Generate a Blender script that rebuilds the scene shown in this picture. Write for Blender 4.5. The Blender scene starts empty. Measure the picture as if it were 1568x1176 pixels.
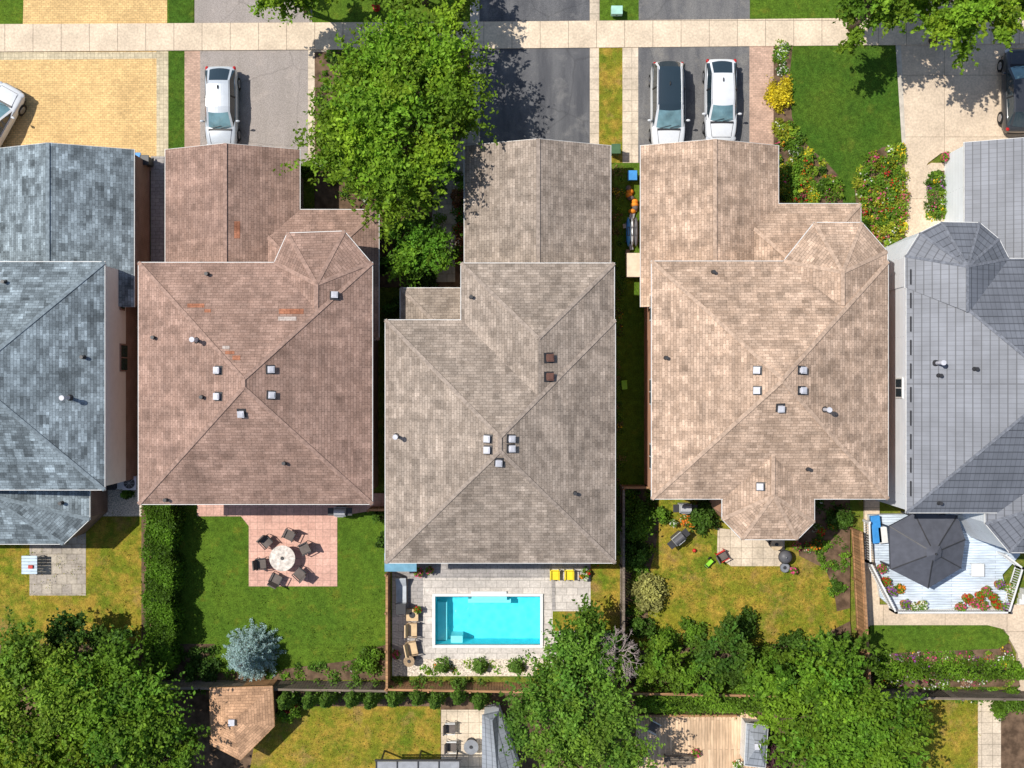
import bpy, math, random
import numpy as np
from mathutils import Vector, Matrix
random.seed(7); rng=np.random.default_rng(7)
S=.036; H=60.
scene=bpy.context.scene
def W(px,py,z=0.):
    k=(H-z)/H*S
    return Vector(((px-784)*k,(588-py)*k,z))
# ---------------------------------------------------------------- materials
def newmat(name):
    m=bpy.data.materials.new(name); m.use_nodes=True
    nt=m.node_tree; b=nt.nodes['Principled BSDF']
    return m,nt,b
def lk(nt,a,b): nt.links.new(a,b)
def setin(nt,sock,v):
    if isinstance(v,bpy.types.NodeSocket): nt.links.new(v,sock)
    elif isinstance(v,(tuple,list)) and len(v)==3: sock.default_value=(*v,1)
    else: sock.default_value=v
def mix(nt,f,a,b,bl='MIX'):
    n=nt.nodes.new('ShaderNodeMix'); n.data_type='RGBA'; n.blend_type=bl
    setin(nt,n.inputs[0],f); setin(nt,n.inputs[6],a); setin(nt,n.inputs[7],b)
    return n.outputs[2]
def coord(nt,uv=False):
    return nt.nodes.new('ShaderNodeTexCoord').outputs['UV' if uv else 'Object']
def mapped(nt,co,scale=(1,1,1),rot=0,loc=(0,0,0)):
    n=nt.nodes.new('ShaderNodeMapping'); n.inputs['Scale'].default_value=scale; n.inputs['Rotation'].default_value=(0,0,rot); n.inputs['Location'].default_value=loc
    lk(nt,co,n.inputs[0]); return n.outputs[0]
def noise(nt,co,scale,detail=3,lo=.35,hi=.65,tl=0.,th=1.,rough=.55):
    n=nt.nodes.new('ShaderNodeTexNoise'); n.inputs['Scale'].default_value=scale; n.inputs['Detail'].default_value=detail
    n.inputs['Roughness'].default_value=rough
    lk(nt,co,n.inputs['Vector'])
    r=nt.nodes.new('ShaderNodeMapRange'); r.inputs[1].default_value=lo; r.inputs[2].default_value=hi
    r.inputs[3].default_value=tl; r.inputs[4].default_value=th
    lk(nt,n.outputs[0],r.inputs[0]); return r.outputs[0]
def brick(nt,co,c1,c2,mo,w,h,ms=.01,off=.5,bias=0):
    n=nt.nodes.new('ShaderNodeTexBrick'); lk(nt,co,n.inputs['Vector'])
    setin(nt,n.inputs['Color1'],c1); setin(nt,n.inputs['Color2'],c2); setin(nt,n.inputs['Mortar'],mo)
    n.inputs['Scale'].default_value=1; n.inputs['Brick Width'].default_value=w; n.inputs['Row Height'].default_value=h
    n.inputs['Mortar Size'].default_value=ms; n.inputs['Mortar Smooth'].default_value=.1; n.inputs['Bias'].default_value=bias
    n.offset=off
    return n.outputs[0],n.outputs[1]
def bump(nt,b,h,st=.4,d=.03):
    n=nt.nodes.new('ShaderNodeBump'); n.inputs['Strength'].default_value=st; n.inputs['Distance'].default_value=d
    lk(nt,h,n.inputs['Height']); lk(nt,n.outputs[0],b.inputs['Normal'])
def fin(b,r=.85,sp=.25,me=0.):
    b.inputs['Roughness'].default_value=r; b.inputs['Specular IOR Level'].default_value=sp; b.inputs['Metallic'].default_value=me
def g3(v): return (v,v,v)
def valmix(nt,col,fac,lo,hi):
    m=nt.nodes.new('ShaderNodeMapRange'); m.inputs[3].default_value=lo; m.inputs[4].default_value=hi
    lk(nt,fac,m.inputs[0]); return mix(nt,1.,col,m.outputs[0],'MULTIPLY')
def plain(name,c,r=.6,sp=.4,me=0.,var=.12,sc=3.):
    m,nt,b=newmat(name); co=coord(nt)
    col=valmix(nt,c,noise(nt,co,sc,4),1-var,1+var); lk(nt,col,b.inputs['Base Color']); fin(b,r,sp,me); return m
def grass(name,c1,c2,c3,patch=.5,c4=None,c5=None):
    m,nt,b=newmat(name); co=coord(nt)
    a=mix(nt,noise(nt,co,.42,6,.38,.62,rough=.65),c1,c2)
    a=mix(nt,noise(nt,co,1.1,7,patch,patch+.18,0,.85,.68),a,c3)
    if c4: a=mix(nt,noise(nt,mapped(nt,co,loc=(7,3,0)),.8,7,.56,.72,0,.8,.7),a,c4)
    if c5: a=mix(nt,noise(nt,mapped(nt,co,loc=(31,13,0)),.5,7,.54,.66,0,.75,.72),a,c5)
    a=valmix(nt,a,noise(nt,co,4,5,rough=.7),.72,1.26)
    f=noise(nt,co,15,4,.3,.7,rough=.7); a=valmix(nt,a,f,.55,1.4)
    lk(nt,a,b.inputs['Base Color']); fin(b,.95,.1); bump(nt,b,f,.6,.05); return m
def paving(name,c1,c2,mo,w,h,ms=.01,off=.5,rot=0,var=.15,big=.7,bs=.4):
    m,nt,b=newmat(name); co=coord(nt); mc=mapped(nt,co,rot=rot)
    col,f=brick(nt,mc,c1,c2,mo,w,h,ms,off)
    col=valmix(nt,col,noise(nt,co,big,6,rough=.65),1-var,1+var); col=valmix(nt,col,noise(nt,co,9,4),.86,1.12)
    lk(nt,col,b.inputs['Base Color']); fin(b,.85,.25); 
    bump(nt,b,f,-.3,.01); return m
def asphalt(name,c1,c2,cs=None):
    m,nt,b=newmat(name); co=coord(nt)
    st=mapped(nt,co,(1.6,.25,1))
    col=mix(nt,noise(nt,st,.9,6),c1,c2)
    col=mix(nt,noise(nt,co,.9,6,.54,.70,0,.75,.65),col,cs or c2)
    f=noise(nt,co,30,3); col=valmix(nt,col,f,.75,1.25)
    v=nt.nodes.new('ShaderNodeTexVoronoi'); v.feature='DISTANCE_TO_EDGE'; v.inputs['Scale'].default_value=.33
    wn=nt.nodes.new('ShaderNodeTexNoise'); wn.inputs['Scale'].default_value=1.3; wn.inputs['Detail'].default_value=5; lk(nt,co,wn.inputs['Vector'])
    lk(nt,mix(nt,.25,co,wn.outputs[1]),v.inputs['Vector'])
    r=nt.nodes.new('ShaderNodeMapRange'); r.inputs[1].default_value=.0; r.inputs[2].default_value=.012; r.inputs[3].default_value=.8; r.inputs[4].default_value=1
    lk(nt,v.outputs[0],r.inputs[0]); col=mix(nt,1.,col,r.outputs[0],'MULTIPLY')
    lk(nt,col,b.inputs['Base Color']); fin(b,.9,.2); bump(nt,b,f,.3,.01); return m
def shingle(name,c,d=.16,stain=.2,hue=(1,1,1),stc=None):
    m,nt,b=newmat(name); co=coord(nt,True)
    c1=tuple(x*(1+d) for x in c); c2=tuple(x*(1-d)*h for x,h in zip(c,hue))
    a,f=brick(nt,co,c1,c2,tuple(x*.5 for x in c),.31,.145,.010,.37)
    bc,_=brick(nt,co,g3(1+d*1.),g3(1-d*1.),g3(1.),.62,.29,.0,.43)
    b2,_=brick(nt,mapped(nt,co,(1,1,1)),g3(1+d*1.2),g3(1-d*1.2),g3(1.),.46,.435,.0,.29)
    a=mix(nt,1.,a,bc,'MULTIPLY'); a=mix(nt,1.,a,b2,'MULTIPLY')
    a=valmix(nt,a,noise(nt,mapped(nt,co,(1,.45,1)),.5,6,rough=.62),1-stain,1+stain*.8)
    a=valmix(nt,a,noise(nt,mapped(nt,co,(3.,.22,1)),.9,5),.91,1.09)
    a=valmix(nt,a,noise(nt,co,2.2,5,rough=.65),.88,1.1)
    a=valmix(nt,a,noise(nt,co,22,3),.8,1.2)
    if stc: a=mix(nt,noise(nt,mapped(nt,co,(1,.6,1)),.33,6,.56,.75,0,.6,.62),a,stc)
    lk(nt,a,b.inputs['Base Color']); fin(b,.92,.15)
    bump(nt,b,f,-.5,.02); return m
def metalroof(name,c):
    m,nt,b=newmat(name); co=coord(nt,True)
    a,f=brick(nt,co,tuple(x*1.05 for x in c),tuple(x*.95 for x in c),tuple(x*.78 for x in c),.235,.39,.02,0)
    a2,f2=brick(nt,co,g3(1.05),g3(.94),g3(.6),30,.39,.03,0)
    a=mix(nt,1.,a,a2,'MULTIPLY')
    a=valmix(nt,a,noise(nt,co,.6,5),.88,1.12); a=valmix(nt,a,noise(nt,mapped(nt,co,(4,.4,1)),1,4),.94,1.07)
    lk(nt,a,b.inputs['Base Color']); fin(b,.55,.4,.15); bump(nt,b,f,-.5,.03); return m
def wallbrick(name,c1,c2,mo):
    m,nt,b=newmat(name); co=coord(nt,True)
    a,f=brick(nt,co,c1,c2,mo,.22,.075,.01); a=valmix(nt,a,noise(nt,co,1.,4),.85,1.15)
    lk(nt,a,b.inputs['Base Color']); fin(b,.9,.2); bump(nt,b,f,-.3,.01); return m
def siding(name,c):
    m,nt,b=newmat(name); co=coord(nt,True)
    a,f=brick(nt,co,c,tuple(x*.97 for x in c),tuple(x*.7 for x in c),8,.2,.012,.3)
    a=valmix(nt,a,noise(nt,co,1.,4),.95,1.03); lk(nt,a,b.inputs['Base Color']); fin(b,.6,.3); return m
def wood(name,c1,c2,w=.14,rot=0,L=3.,uv=False):
    m,nt,b=newmat(name); co=coord(nt,uv); mc=mapped(nt,co,rot=rot)
    a,f=brick(nt,mc,c1,c2,tuple(x*.3 for x in c1),L,w,.008,.4)
    a=valmix(nt,a,noise(nt,mapped(nt,mc,(.6,9,1)),2,4),.8,1.2); a=valmix(nt,a,noise(nt,co,.7,4),.85,1.15)
    lk(nt,a,b.inputs['Base Color']); fin(b,.8,.2); return m
def foliage_mat():
    m,nt,b=newmat('foliage'); at=nt.nodes.new('ShaderNodeAttribute'); at.attribute_name='Col'
    lk(nt,at.outputs['Color'],b.inputs['Base Color']); fin(b,.6,.2)
    t=nt.nodes.new('ShaderNodeBsdfTranslucent'); 
    lk(nt,mix(nt,1.,at.outputs['Color'],(1.6,1.45,.6),'MULTIPLY'),t.inputs[0])
    ms=nt.nodes.new('ShaderNodeMixShader'); ms.inputs[0].default_value=.33
    lk(nt,b.outputs[0],ms.inputs[1]); lk(nt,t.outputs[0],ms.inputs[2])
    lk(nt,ms.outputs[0],nt.nodes['Material Output'].inputs[0]); return m
FOL=foliage_mat()
WHITE=plain('white_paint',(.70,.70,.68),.5,.4,var=.08)
DARK=plain('dark_metal',(.03,.03,.033),.5,.5)
GREYM=plain('grey_metal',(.35,.36,.37),.4,.5,.6)
BARK=plain('bark',(.14,.10,.07),.95,.1,var=.35,sc=8)
GLASS=plain('window_glass',(.03,.045,.055),.05,.8,var=.05)
VENT=plain('vent_cap',(.54,.54,.58),.5,.4)
VENTB=plain('vent_brown',(.16,.08,.06),.6,.3)
SOIL=plain('soil',(.13,.085,.055),.95,.1,var=.4,sc=2.5)
# ---------------------------------------------------------------- mesh builder
class MB:
    def __init__(s): s.v=[];s.f=[];s.m=[];s.mats=[];s.T=Matrix.Identity(4)
    def mi(s,mat):
        if mat not in s.mats: s.mats.append(mat)
        return s.mats.index(mat)
    def poly(s,pts,mat):
        i=len(s.v); s.v+= [s.T@Vector(p) for p in pts]; s.f.append(tuple(range(i,i+len(pts)))); s.m.append(s.mi(mat))
    def box(s,c,size,mat,rz=0,M=None):
        hx,hy,hz=[x/2 for x in size]; R=(M or Matrix.Rotation(rz,4,'Z')); c=Vector(c)
        P=[c+(R@Vector((x*hx,y*hy,z*hz))) for z in(-1,1) for x,y in((-1,-1),(1,-1),(1,1),(-1,1))]
        i=len(s.v); s.v+=[s.T@p for p in P]
        for f in((0,3,2,1),(4,5,6,7),(0,1,5,4),(1,2,6,5),(2,3,7,6),(3,0,4,7)):
            s.f.append(tuple(i+k for k in f)); s.m.append(s.mi(mat))
    def beam(s,p,q,w,t,mat,lift=0.):
        p=Vector(p);q=Vector(q); d=q-p; L=d.length
        if L<1e-4: return
        R=d.to_track_quat('X','Z').to_matrix().to_4x4()
        s.box((p+q)/2+Vector((0,0,lift)),(L,w,t),mat,M=R)
    def cone(s,p,q,r1,r2,mat,n=10,cap=True):
        p=Vector(p);q=Vector(q);d=(q-p).normalized()
        a=d.orthogonal().normalized(); b=d.cross(a); i=len(s.v)
        for c,r in((p,r1),(q,r2)):
            for k in range(n):
                t=2*math.pi*k/n; s.v.append(s.T@(c+a*math.cos(t)*r+b*math.sin(t)*r))
        for k in range(n):
            s.f.append((i+k,i+(k+1)%n,i+n+(k+1)%n,i+n+k)); s.m.append(s.mi(mat))
        if cap:
            s.f.append(tuple(i+n+k for k in range(n))); s.m.append(s.mi(mat))
            s.f.append(tuple(i+n-1-k for k in range(n))); s.m.append(s.mi(mat))
    def ell(s,c,r,mat,n=10,m=6):
        c=Vector(c); i=len(s.v)
        for a in range(m+1):
            ph=math.pi*a/m
            for k in range(n):
                t=2*math.pi*k/n; s.v.append(s.T@(c+Vector((r[0]*math.sin(ph)*math.cos(t),r[1]*math.sin(ph)*math.sin(t),r[2]*math.cos(ph)))))
        for a in range(m):
            for k in range(n):
                s.f.append((i+a*n+k,i+(a+1)*n+k,i+(a+1)*n+(k+1)%n,i+a*n+(k+1)%n)); s.m.append(s.mi(mat))
    def prism(s,pts,z0,z1,mat,side=None,bottom=True):
        n=len(pts)
        s.poly([(p[0],p[1],z1) for p in pts],mat)
        if bottom: s.poly([(p[0],p[1],z0) for p in reversed(pts)],side or mat)
        for k in range(n):
            a=pts[k];b=pts[(k+1)%n]; s.poly([(a[0],a[1],z0),(b[0],b[1],z0),(b[0],b[1],z1),(a[0],a[1],z1)],side or mat)
    def obj(s,name,parent=None,smooth=False,bevel=0.,sub=0):
        me=bpy.data.meshes.new(name); me.from_pydata([tuple(v) for v in s.v],[],s.f)
        for m in s.mats: me.materials.append(m)
        me.polygons.foreach_set('material_index',s.m)
        uv=me.uv_layers.new(name='UVMap')
        for p in me.polygons:
            n=p.normal.copy()
            if n.z<-.1: n=-n
            if abs(n.z)>.999: u=Vector((1,0,0)); v=Vector((0,1,0))
            else:
                u=Vector((0,0,1)).cross(n).normalized(); v=n.cross(u).normalized()
            for li in p.loop_indices:
                c=me.vertices[me.loops[li].vertex_index].co; uv.data[li].uv=(c.dot(u),c.dot(v))
        if smooth: me.polygons.foreach_set('use_smooth',[True]*len(me.polygons))
        o=bpy.data.objects.new(name,me); scene.collection.objects.link(o)
        if parent: o.parent=parent
        if bevel:
            b=o.modifiers.new('b','BEVEL'); b.width=bevel; b.segments=2; b.limit_method='ANGLE'
        if sub:
            b=o.modifiers.new('s','SUBSURF'); b.levels=sub; b.render_levels=sub
        return o
def empty(name):
    e=bpy.data.objects.new(name,None); scene.collection.objects.link(e); e.empty_display_size=.3; return e
# ---------------------------------------------------------------- foliage
def leafmesh(name,C,size,cols,up=.6,parent=None,asp=.5):
    N=len(C); n=rng.normal(size=(N,3)); n[:,2]=np.abs(n[:,2])+up; n/=np.linalg.norm(n,axis=1)[:,None]
    t=np.cross(n,rng.normal(size=(N,3))); t/=np.linalg.norm(t,axis=1)[:,None]; b=np.cross(n,t)
    sz=np.broadcast_to(np.asarray(size,dtype=float),(N,))[:,None]*rng.uniform(.6,1.35,(N,1))
    V=np.empty((N,4,3)); V[:,0]=C+t*sz; V[:,1]=C+b*sz*asp; V[:,2]=C-t*sz; V[:,3]=C-b*sz*asp
    me=bpy.data.meshes.new(name); me.vertices.add(4*N); me.vertices.foreach_set('co',V.reshape(-1).astype(np.float32))
    me.loops.add(4*N); me.loops.foreach_set('vertex_index',np.arange(4*N,dtype=np.int32))
    me.polygons.add(N); me.polygons.foreach_set('loop_start',np.arange(0,4*N,4,dtype=np.int32))
    me.update(calc_edges=True); me.validate()
    ca=me.color_attributes.new('Col','FLOAT_COLOR','POINT')
    cc=np.ones((N,4,4)); cc[:,:,:3]=np.clip(cols,0.001,1)[:,None,:]; ca.data.foreach_set('color',cc.reshape(-1).astype(np.float32))
    me.materials.append(FOL)
    o=bpy.data.objects.new(name,me); scene.collection.objects.link(o)
    if parent: o.parent=parent
    return o
G1=(.12,.23,.02); G2=(.08,.165,.02); G3=(.18,.28,.025); YG=(.30,.34,.03); GD=(.055,.12,.018)
def tree(name,px,py,rx,ry,ztop,n,col=G1,leaf=.11,cl=70,zlow=None,shear=0.,yel=.4):
    zlow=ztop*.35 if zlow is None else zlow
    zc=(ztop+zlow)/2; rz=(ztop-zlow)/2; c=W(px,py,zc); k=S*(H-zc)/H; Rx=rx*k;Ry=ry*k
    e=empty(name); base=Vector((c.x,c.y,0))
    d=rng.normal(size=(cl,3)); d/=np.linalg.norm(d,axis=1)[:,None]; d[:,2]=np.where(d[:,2]<-.3,-d[:,2],d[:,2])
    rad=rng.uniform(.2,1,(cl,1))**.5*.88
    az=np.arctan2(d[:,1],d[:,0]); ph=rng.uniform(0,6.28,4)
    out=1+.11*np.sin(3*az+ph[0])+.10*np.sin(5*az+ph[1])+.08*np.sin(9*az+ph[2])
    cc=d*rad*out[:,None]*np.array([Rx,Ry,rz])
    cc[:,0]+=shear*cc[:,1]; cc=cc+np.array(c)
    m=MB(); tr=max(.07,ztop*.024); top=Vector((c.x+.2,c.y-.1,zc+rz*.1))
    fork=Vector((c.x+.1,c.y,zlow*.9)); m.cone(base,fork,tr*1.25,tr*.85,BARK,10); m.cone(fork,top,tr*.85,tr*.4,BARK,8)
    for i in range(min(cl,34)):
        q=Vector(cc[i]); p=fork.lerp(top,random.random()); mid=p.lerp(q,.5)+Vector((0,0,.25*rz*random.random()))
        m.cone(p,mid,tr*.42,tr*.25,BARK,6,False); m.cone(mid,q,tr*.25,tr*.07,BARK,5,False)
    m.obj('trunk',e,True)
    w=rng.uniform(.5,1.5,cl); w/=w.sum(); idx=rng.choice(cl,n,p=w)
    cr=rng.uniform(.13,.25,cl)*min(Rx,Ry)+.12
    off=rng.normal(size=(n,3)); off/=np.linalg.norm(off,axis=1)[:,None]; off*=rng.uniform(0,1,(n,1))**.55
    off[:,2]*=.6
    nt_=11; tw=rng.normal(size=(cl,nt_,3)); tw/=np.linalg.norm(tw,axis=2)[:,:,None]; tw[:,:,2]*=.5
    outd=d*np.array([1,1,.4]); tw+=outd[:,None,:]*.5
    ti=rng.integers(0,nt_,n); tt=rng.uniform(.1,1.4,(n,1))
    pos=np.where(rng.random((n,1))<.68, tw[idx,ti]*tt*cr[idx][:,None]*1.1+off*.24*cr[idx][:,None], off*cr[idx][:,None])
    C=cc[idx]+pos; C[:,2]=np.maximum(C[:,2],.1)
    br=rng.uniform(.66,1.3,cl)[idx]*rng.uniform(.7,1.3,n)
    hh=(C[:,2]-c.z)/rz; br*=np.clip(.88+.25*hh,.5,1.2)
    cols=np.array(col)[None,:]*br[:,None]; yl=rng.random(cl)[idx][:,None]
    cols=cols*(1+np.array([.45,.14,0])[None,:]*(yl-yel))
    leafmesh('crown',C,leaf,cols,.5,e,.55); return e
def baretree(name,px,py,r,ztop):
    c=W(px,py,ztop*.6); m=MB(); tw=plain('pale_twig',(.42,.34,.32),.9,.1)
    def br(p,d,L,rad,lv):
        q=p+d*L; m.cone(p,q,rad,rad*.6,tw,5,False)
        if lv==0: return
        for i in range(3 if lv>1 else 4):
            nd=(d+Vector((random.gauss(0,.55),random.gauss(0,.55),random.gauss(0,.25)))).normalized(); br(q,nd,L*random.uniform(.6,.85),rad*.6,lv-1)
    br(Vector((c.x,c.y,0)),Vector((0,0,1)),ztop*.5,.09,0)
    for i in range(7):
        a=i*.9; br(Vector((c.x,c.y,ztop*.5)),Vector((math.cos(a)*.8,math.sin(a)*.8,.9)).normalized(),r*S*.42,.045,4)
    m.obj(name)
def shrub(name,px,py,r,h,n,col=G2,leaf=.08,ry=None,fl=None,flf=.1):
    c=W(px,py,h*.6); R=r*S; Ry=(ry or r)*S; k=max(5,int(n/120))
    e=empty(name); m=MB()
    for i in range(6):
        a=random.random()*6.28; m.cone((c.x,c.y,0),(c.x+R*.5*math.cos(a),c.y+Ry*.5*math.sin(a),h*.6),.03,.01,BARK,5,False)
    m.obj('stems',e)
    d=rng.normal(size=(k,3)); d/=np.linalg.norm(d,axis=1)[:,None]; d[:,2]=np.abs(d[:,2])
    cc=d*rng.uniform(.2,1,(k,1))**.5*np.array([R*.78,Ry*.78,h*.62])+np.array([c.x,c.y,h*.2])
    idx=rng.integers(0,k,n); off=rng.normal(size=(n,3))*.46; C=cc[idx]+off*np.array([R*.3,Ry*.3,h*.2]); C[:,2]=np.abs(C[:,2])+.02
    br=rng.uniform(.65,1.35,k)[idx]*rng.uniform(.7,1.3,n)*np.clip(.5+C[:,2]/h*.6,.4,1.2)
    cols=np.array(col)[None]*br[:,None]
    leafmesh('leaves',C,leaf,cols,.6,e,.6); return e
def hedge(name,x0,y0,x1,y1,h,n,col=G2,leaf=.075):
    a=W(x0,y1,h*.8);b=W(x1,y0,h*.8); e=empty(name); m=MB()
    ins=.24; m.prism([(a.x+ins,a.y+ins),(b.x-ins,a.y+ins),(b.x-ins,b.y-ins),(a.x+ins,b.y-ins)],0,h-.28,plain('hedge_core',(.015,.03,.006),1,.05)); m.obj('dark_filler',e)  # solid dark block added inside so the hedge looks dense
    C=np.empty((n,3)); C[:,0]=rng.uniform(a.x,b.x,n); C[:,1]=rng.uniform(a.y,b.y,n); C[:,2]=h-np.abs(rng.normal(0,.14,n))
    s=rng.random(n)<.5; q=rng.integers(0,4,n)
    C[s,2]=rng.uniform(.05,h,s.sum())
    for i,(ax,v) in enumerate(((0,a.x),(0,b.x),(1,a.y),(1,b.y))):
        t=s&(q==i); C[t,ax]=v+rng.normal(0,.10,t.sum())
    w=.16*np.sin(C[:,1]*2.3)+.1*np.sin(C[:,1]*5.1+1)+.07*np.sin(C[:,0]*3.3); C[:,0]+=w*.8; C[:,2]+=w*(C[:,2]>h*.6)
    cols=np.array(col)[None]*(rng.uniform(.55,1.45,n)*(1+.3*np.sin(C[:,1]*3+C[:,0]*2)))[:,None]
    leafmesh('leaves',C,leaf,cols,.5,e); return e
def in_poly(x,y,P):
    c=False;n=len(P);j=n-1
    for i in range(n):
        if (P[i][1]>y)!=(P[j][1]>y) and x<(P[j][0]-P[i][0])*(y-P[i][1])/(P[j][1]-P[i][1])+P[i][0]: c=not c
        j=i
    return c
PINK=(.7,.08,.25);RED=(.6,.03,.02);YEL=(.85,.6,.03);WHT=(.8,.8,.75);PUR=(.35,.1,.45);ORG=(.8,.25,.03);LIM=(.4,.45,.04)
def flowerbed(name,P,npl,pal,hmax=.6,greens=(G1,G2,G3),flp=.6,leaf=.06):
    xs=[p[0] for p in P];ys=[p[1] for p in P]; CC=[];CO=[]
    k=0
    while k<npl:
        x=random.uniform(min(xs),max(xs));y=random.uniform(min(ys),max(ys))
        if not in_poly(x,y,P): continue
        k+=1; r=random.uniform(.12,.45); h=random.uniform(.25,hmax); c=np.array(W(x,y,h*.5)); c[2]=0
        n=int(170*r/.3); d=rng.normal(size=(n,3)); d/=np.linalg.norm(d,axis=1)[:,None]; d[:,2]=np.abs(d[:,2])
        q=c+d*rng.uniform(.3,1.1,(n,1))*np.array([r,r,h]); g=np.array(random.choice(greens))*random.uniform(.65,1.45)
        col=g[None]*rng.uniform(.65,1.35,(n,1))
        if random.random()<flp:
            s=(rng.random(n)<random.uniform(.08,.35))&(d[:,2]>.4); col[s]=np.array(random.choice(pal))*random.uniform(.8,1.1)
        CC.append(q);CO.append(col)
    return leafmesh(name,np.concatenate(CC),leaf,np.concatenate(CO),.7,None,.7)
def tufts(P,n,cols):
    xs=[p[0] for p in P];ys=[p[1] for p in P]; C=[]
    while len(C)<n:
        x=random.uniform(min(xs),max(xs));y=random.uniform(min(ys),max(ys))
        if in_poly(x,y,P):
            for _ in range(5): p=W(x+random.gauss(0,3),y+random.gauss(0,3)); C.append((p.x,p.y,.2))
    C=np.array(C); k=len(C); C[:,2]=.03+zc_[0]+rng.uniform(0,.02,k)
    cl=np.array(cols)[rng.integers(0,len(cols),k)]*rng.uniform(.6,1.3,(k,1)); leafmesh('grass_tufts',C,.045,cl,.2,None,.4)
def spruce(name,px,py,r,h,col):
    c=W(px,py,h*.35); e=empty(name); m=MB(); m.cone((c.x,c.y,0),(c.x,c.y,h),.12,.02,BARK,8); CC=[];CO=[]
    R=r*S
    for wv in range(15):
        f=wv/15; z=.25+f*(h-.3); L=R*(1-f)**.85+.08; nb=int(15-7*f)
        for b in range(nb):
            a=6.283*(b+random.random()*.5)/nb+wv*.7; Lb=L*random.uniform(.82,1.08)
            ez=z-.12*Lb; m.cone((c.x,c.y,z),(c.x+Lb*math.cos(a),c.y+Lb*math.sin(a),ez),.02,.006,BARK,4,False)
            n=int(150*Lb/R)+15; t=rng.uniform(.12,1,n)**.8; sp=rng.normal(size=(n,3))*(.03+.11*(1.15-t))[:,None]; sp[:,2]*=.5
            q=np.stack([c.x+Lb*t*math.cos(a),c.y+Lb*t*math.sin(a),z+(ez-z)*t],1)+sp
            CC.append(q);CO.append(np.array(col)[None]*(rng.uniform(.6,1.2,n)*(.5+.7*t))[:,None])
    m.obj('trunk',e); leafmesh('needles',np.concatenate(CC),.06,np.concatenate(CO),.5,e,.35); return e
def cedar(name,px,py,r,h,col=G2,n=1500):
    c=W(px,py,h*.5); e=empty(name); m=MB(); m.cone((c.x,c.y,0),(c.x,c.y,h*.9),.06,.015,BARK,6); m.obj('trunk',e)
    z=rng.uniform(0,1,n)**1.1; rr=r*S*(1-z)**.6*rng.uniform(.55,1.1,n); a=rng.uniform(0,6.283,n); rr*=1+.2*np.sin(a*5+z*9)
    C=np.stack([c.x+rr*np.cos(a),c.y+rr*np.sin(a),z*h+.05],1)
    leafmesh('leaves',C,.08,np.array(col)[None]*rng.uniform(.5,1.4,(n,1)),.4,e,.45); return e
# ---------------------------------------------------------------- ground
GR=grass('dry_grass',(.16,.19,.025),(.11,.16,.02),(.30,.22,.06),.5)
LAWN_Y=grass('lawn_yellowing',(.13,.18,.015),(.24,.22,.022),(.40,.26,.045),.44,(.09,.15,.015),(.30,.19,.07))
LAWN_G=grass('lawn_green',(.075,.145,.014),(.10,.17,.016),(.18,.19,.022),.56,(.06,.12,.013))
LAWN_D=grass('lawn_deep',(.05,.115,.012),(.075,.135,.014),(.12,.155,.02),.56,(.045,.10,.012))
SIDEW=paving('sidewalk_concrete',(.66,.54,.40),(.60,.49,.365),(.26,.2,.15),1.55,5.,.016,0,var=.14)
INTER=paving('ochre_interlock',(.74,.50,.22),(.58,.39,.17),(.38,.25,.12),.24,.12,.009,var=.13,big=.5)
INTERB=paving('interlock_border',(.58,.50,.34),(.48,.41,.28),(.30,.24,.16),.2,.2,.008,0)
PINKB=paving('pink_brick',(.54,.36,.27),(.42,.28,.21),(.3,.22,.17),.2,.1,.007)
PINKP=paving('pink_patio',(.66,.40,.32),(.58,.34,.27),(.42,.26,.21),.4,.4,.014,0)
PALEP=paving('pale_paver',(.62,.52,.40),(.55,.46,.35),(.28,.23,.17),.6,.6,.012,0,var=.2)
GREYP=paving('grey_paver',(.44,.39,.32),(.35,.31,.27),(.2,.17,.13),.55,.55,.015,.5,var=.25)
POOLP=paving('pool_paver',(.60,.55,.50),(.50,.46,.42),(.30,.27,.24),.6,.4,.012,.4)
POOLG=paving('pool_paver_dark',(.38,.35,.33),(.31,.29,.28),(.18,.17,.16),.4,.2,.01,.5)
GRAVEL=plain('gravel',(.6,.52,.43),.9,.2,var=.45,sc=14)
ASP3=asphalt('asphalt_dark',(.08,.082,.09),(.14,.14,.145),(.20,.195,.19))
ASP4=asphalt('asphalt_grey',(.11,.11,.115),(.18,.175,.17),(.24,.225,.2))
ASP2=asphalt('asphalt_warm',(.30,.265,.24),(.34,.30,.275),(.39,.335,.30))
CON5=paving('exposed_concrete',(.63,.50,.37),(.57,.46,.345),(.33,.26,.19),3.4,3.4,.016,0,var=.14)
DECKB=wood('painted_deck',(.58,.66,.75),(.52,.60,.69),.14,.0,4.)
DECKW=wood('wood_deck',(.70,.50,.33),(.52,.36,.23),.16,math.pi/2,4.)
FENW=wood('fence_wood',(.44,.24,.12),(.30,.17,.085),.2,0,3.)
FENG=wood('fence_grey',(.24,.19,.15),(.16,.13,.10),.2,0,3.)
CURB=plain('concrete_curb',(.5,.45,.38),.9,.2,var=.15)
pool=(667,912,827,986)
def holed(name,x0,y0,x1,y1,z,mat,hole=pool):
    a=W(x0,y1);b=W(x1,y0);c=W(hole[0],hole[3]);d=W(hole[2],hole[1]); m=MB()
    for (X0,Y0,X1,Y1) in((a.x,a.y,c.x,b.y),(d.x,a.y,b.x,b.y),(c.x,a.y,d.x,c.y),(c.x,d.y,d.x,b.y)):
        m.poly([(X0,Y0,z),(X1,Y0,z),(X1,Y1,z),(X0,Y1,z)],mat)
    return m.obj(name)
holed('ground',-9000,-9000,10500,10200,0,GR)
zc_=[.004]
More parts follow.
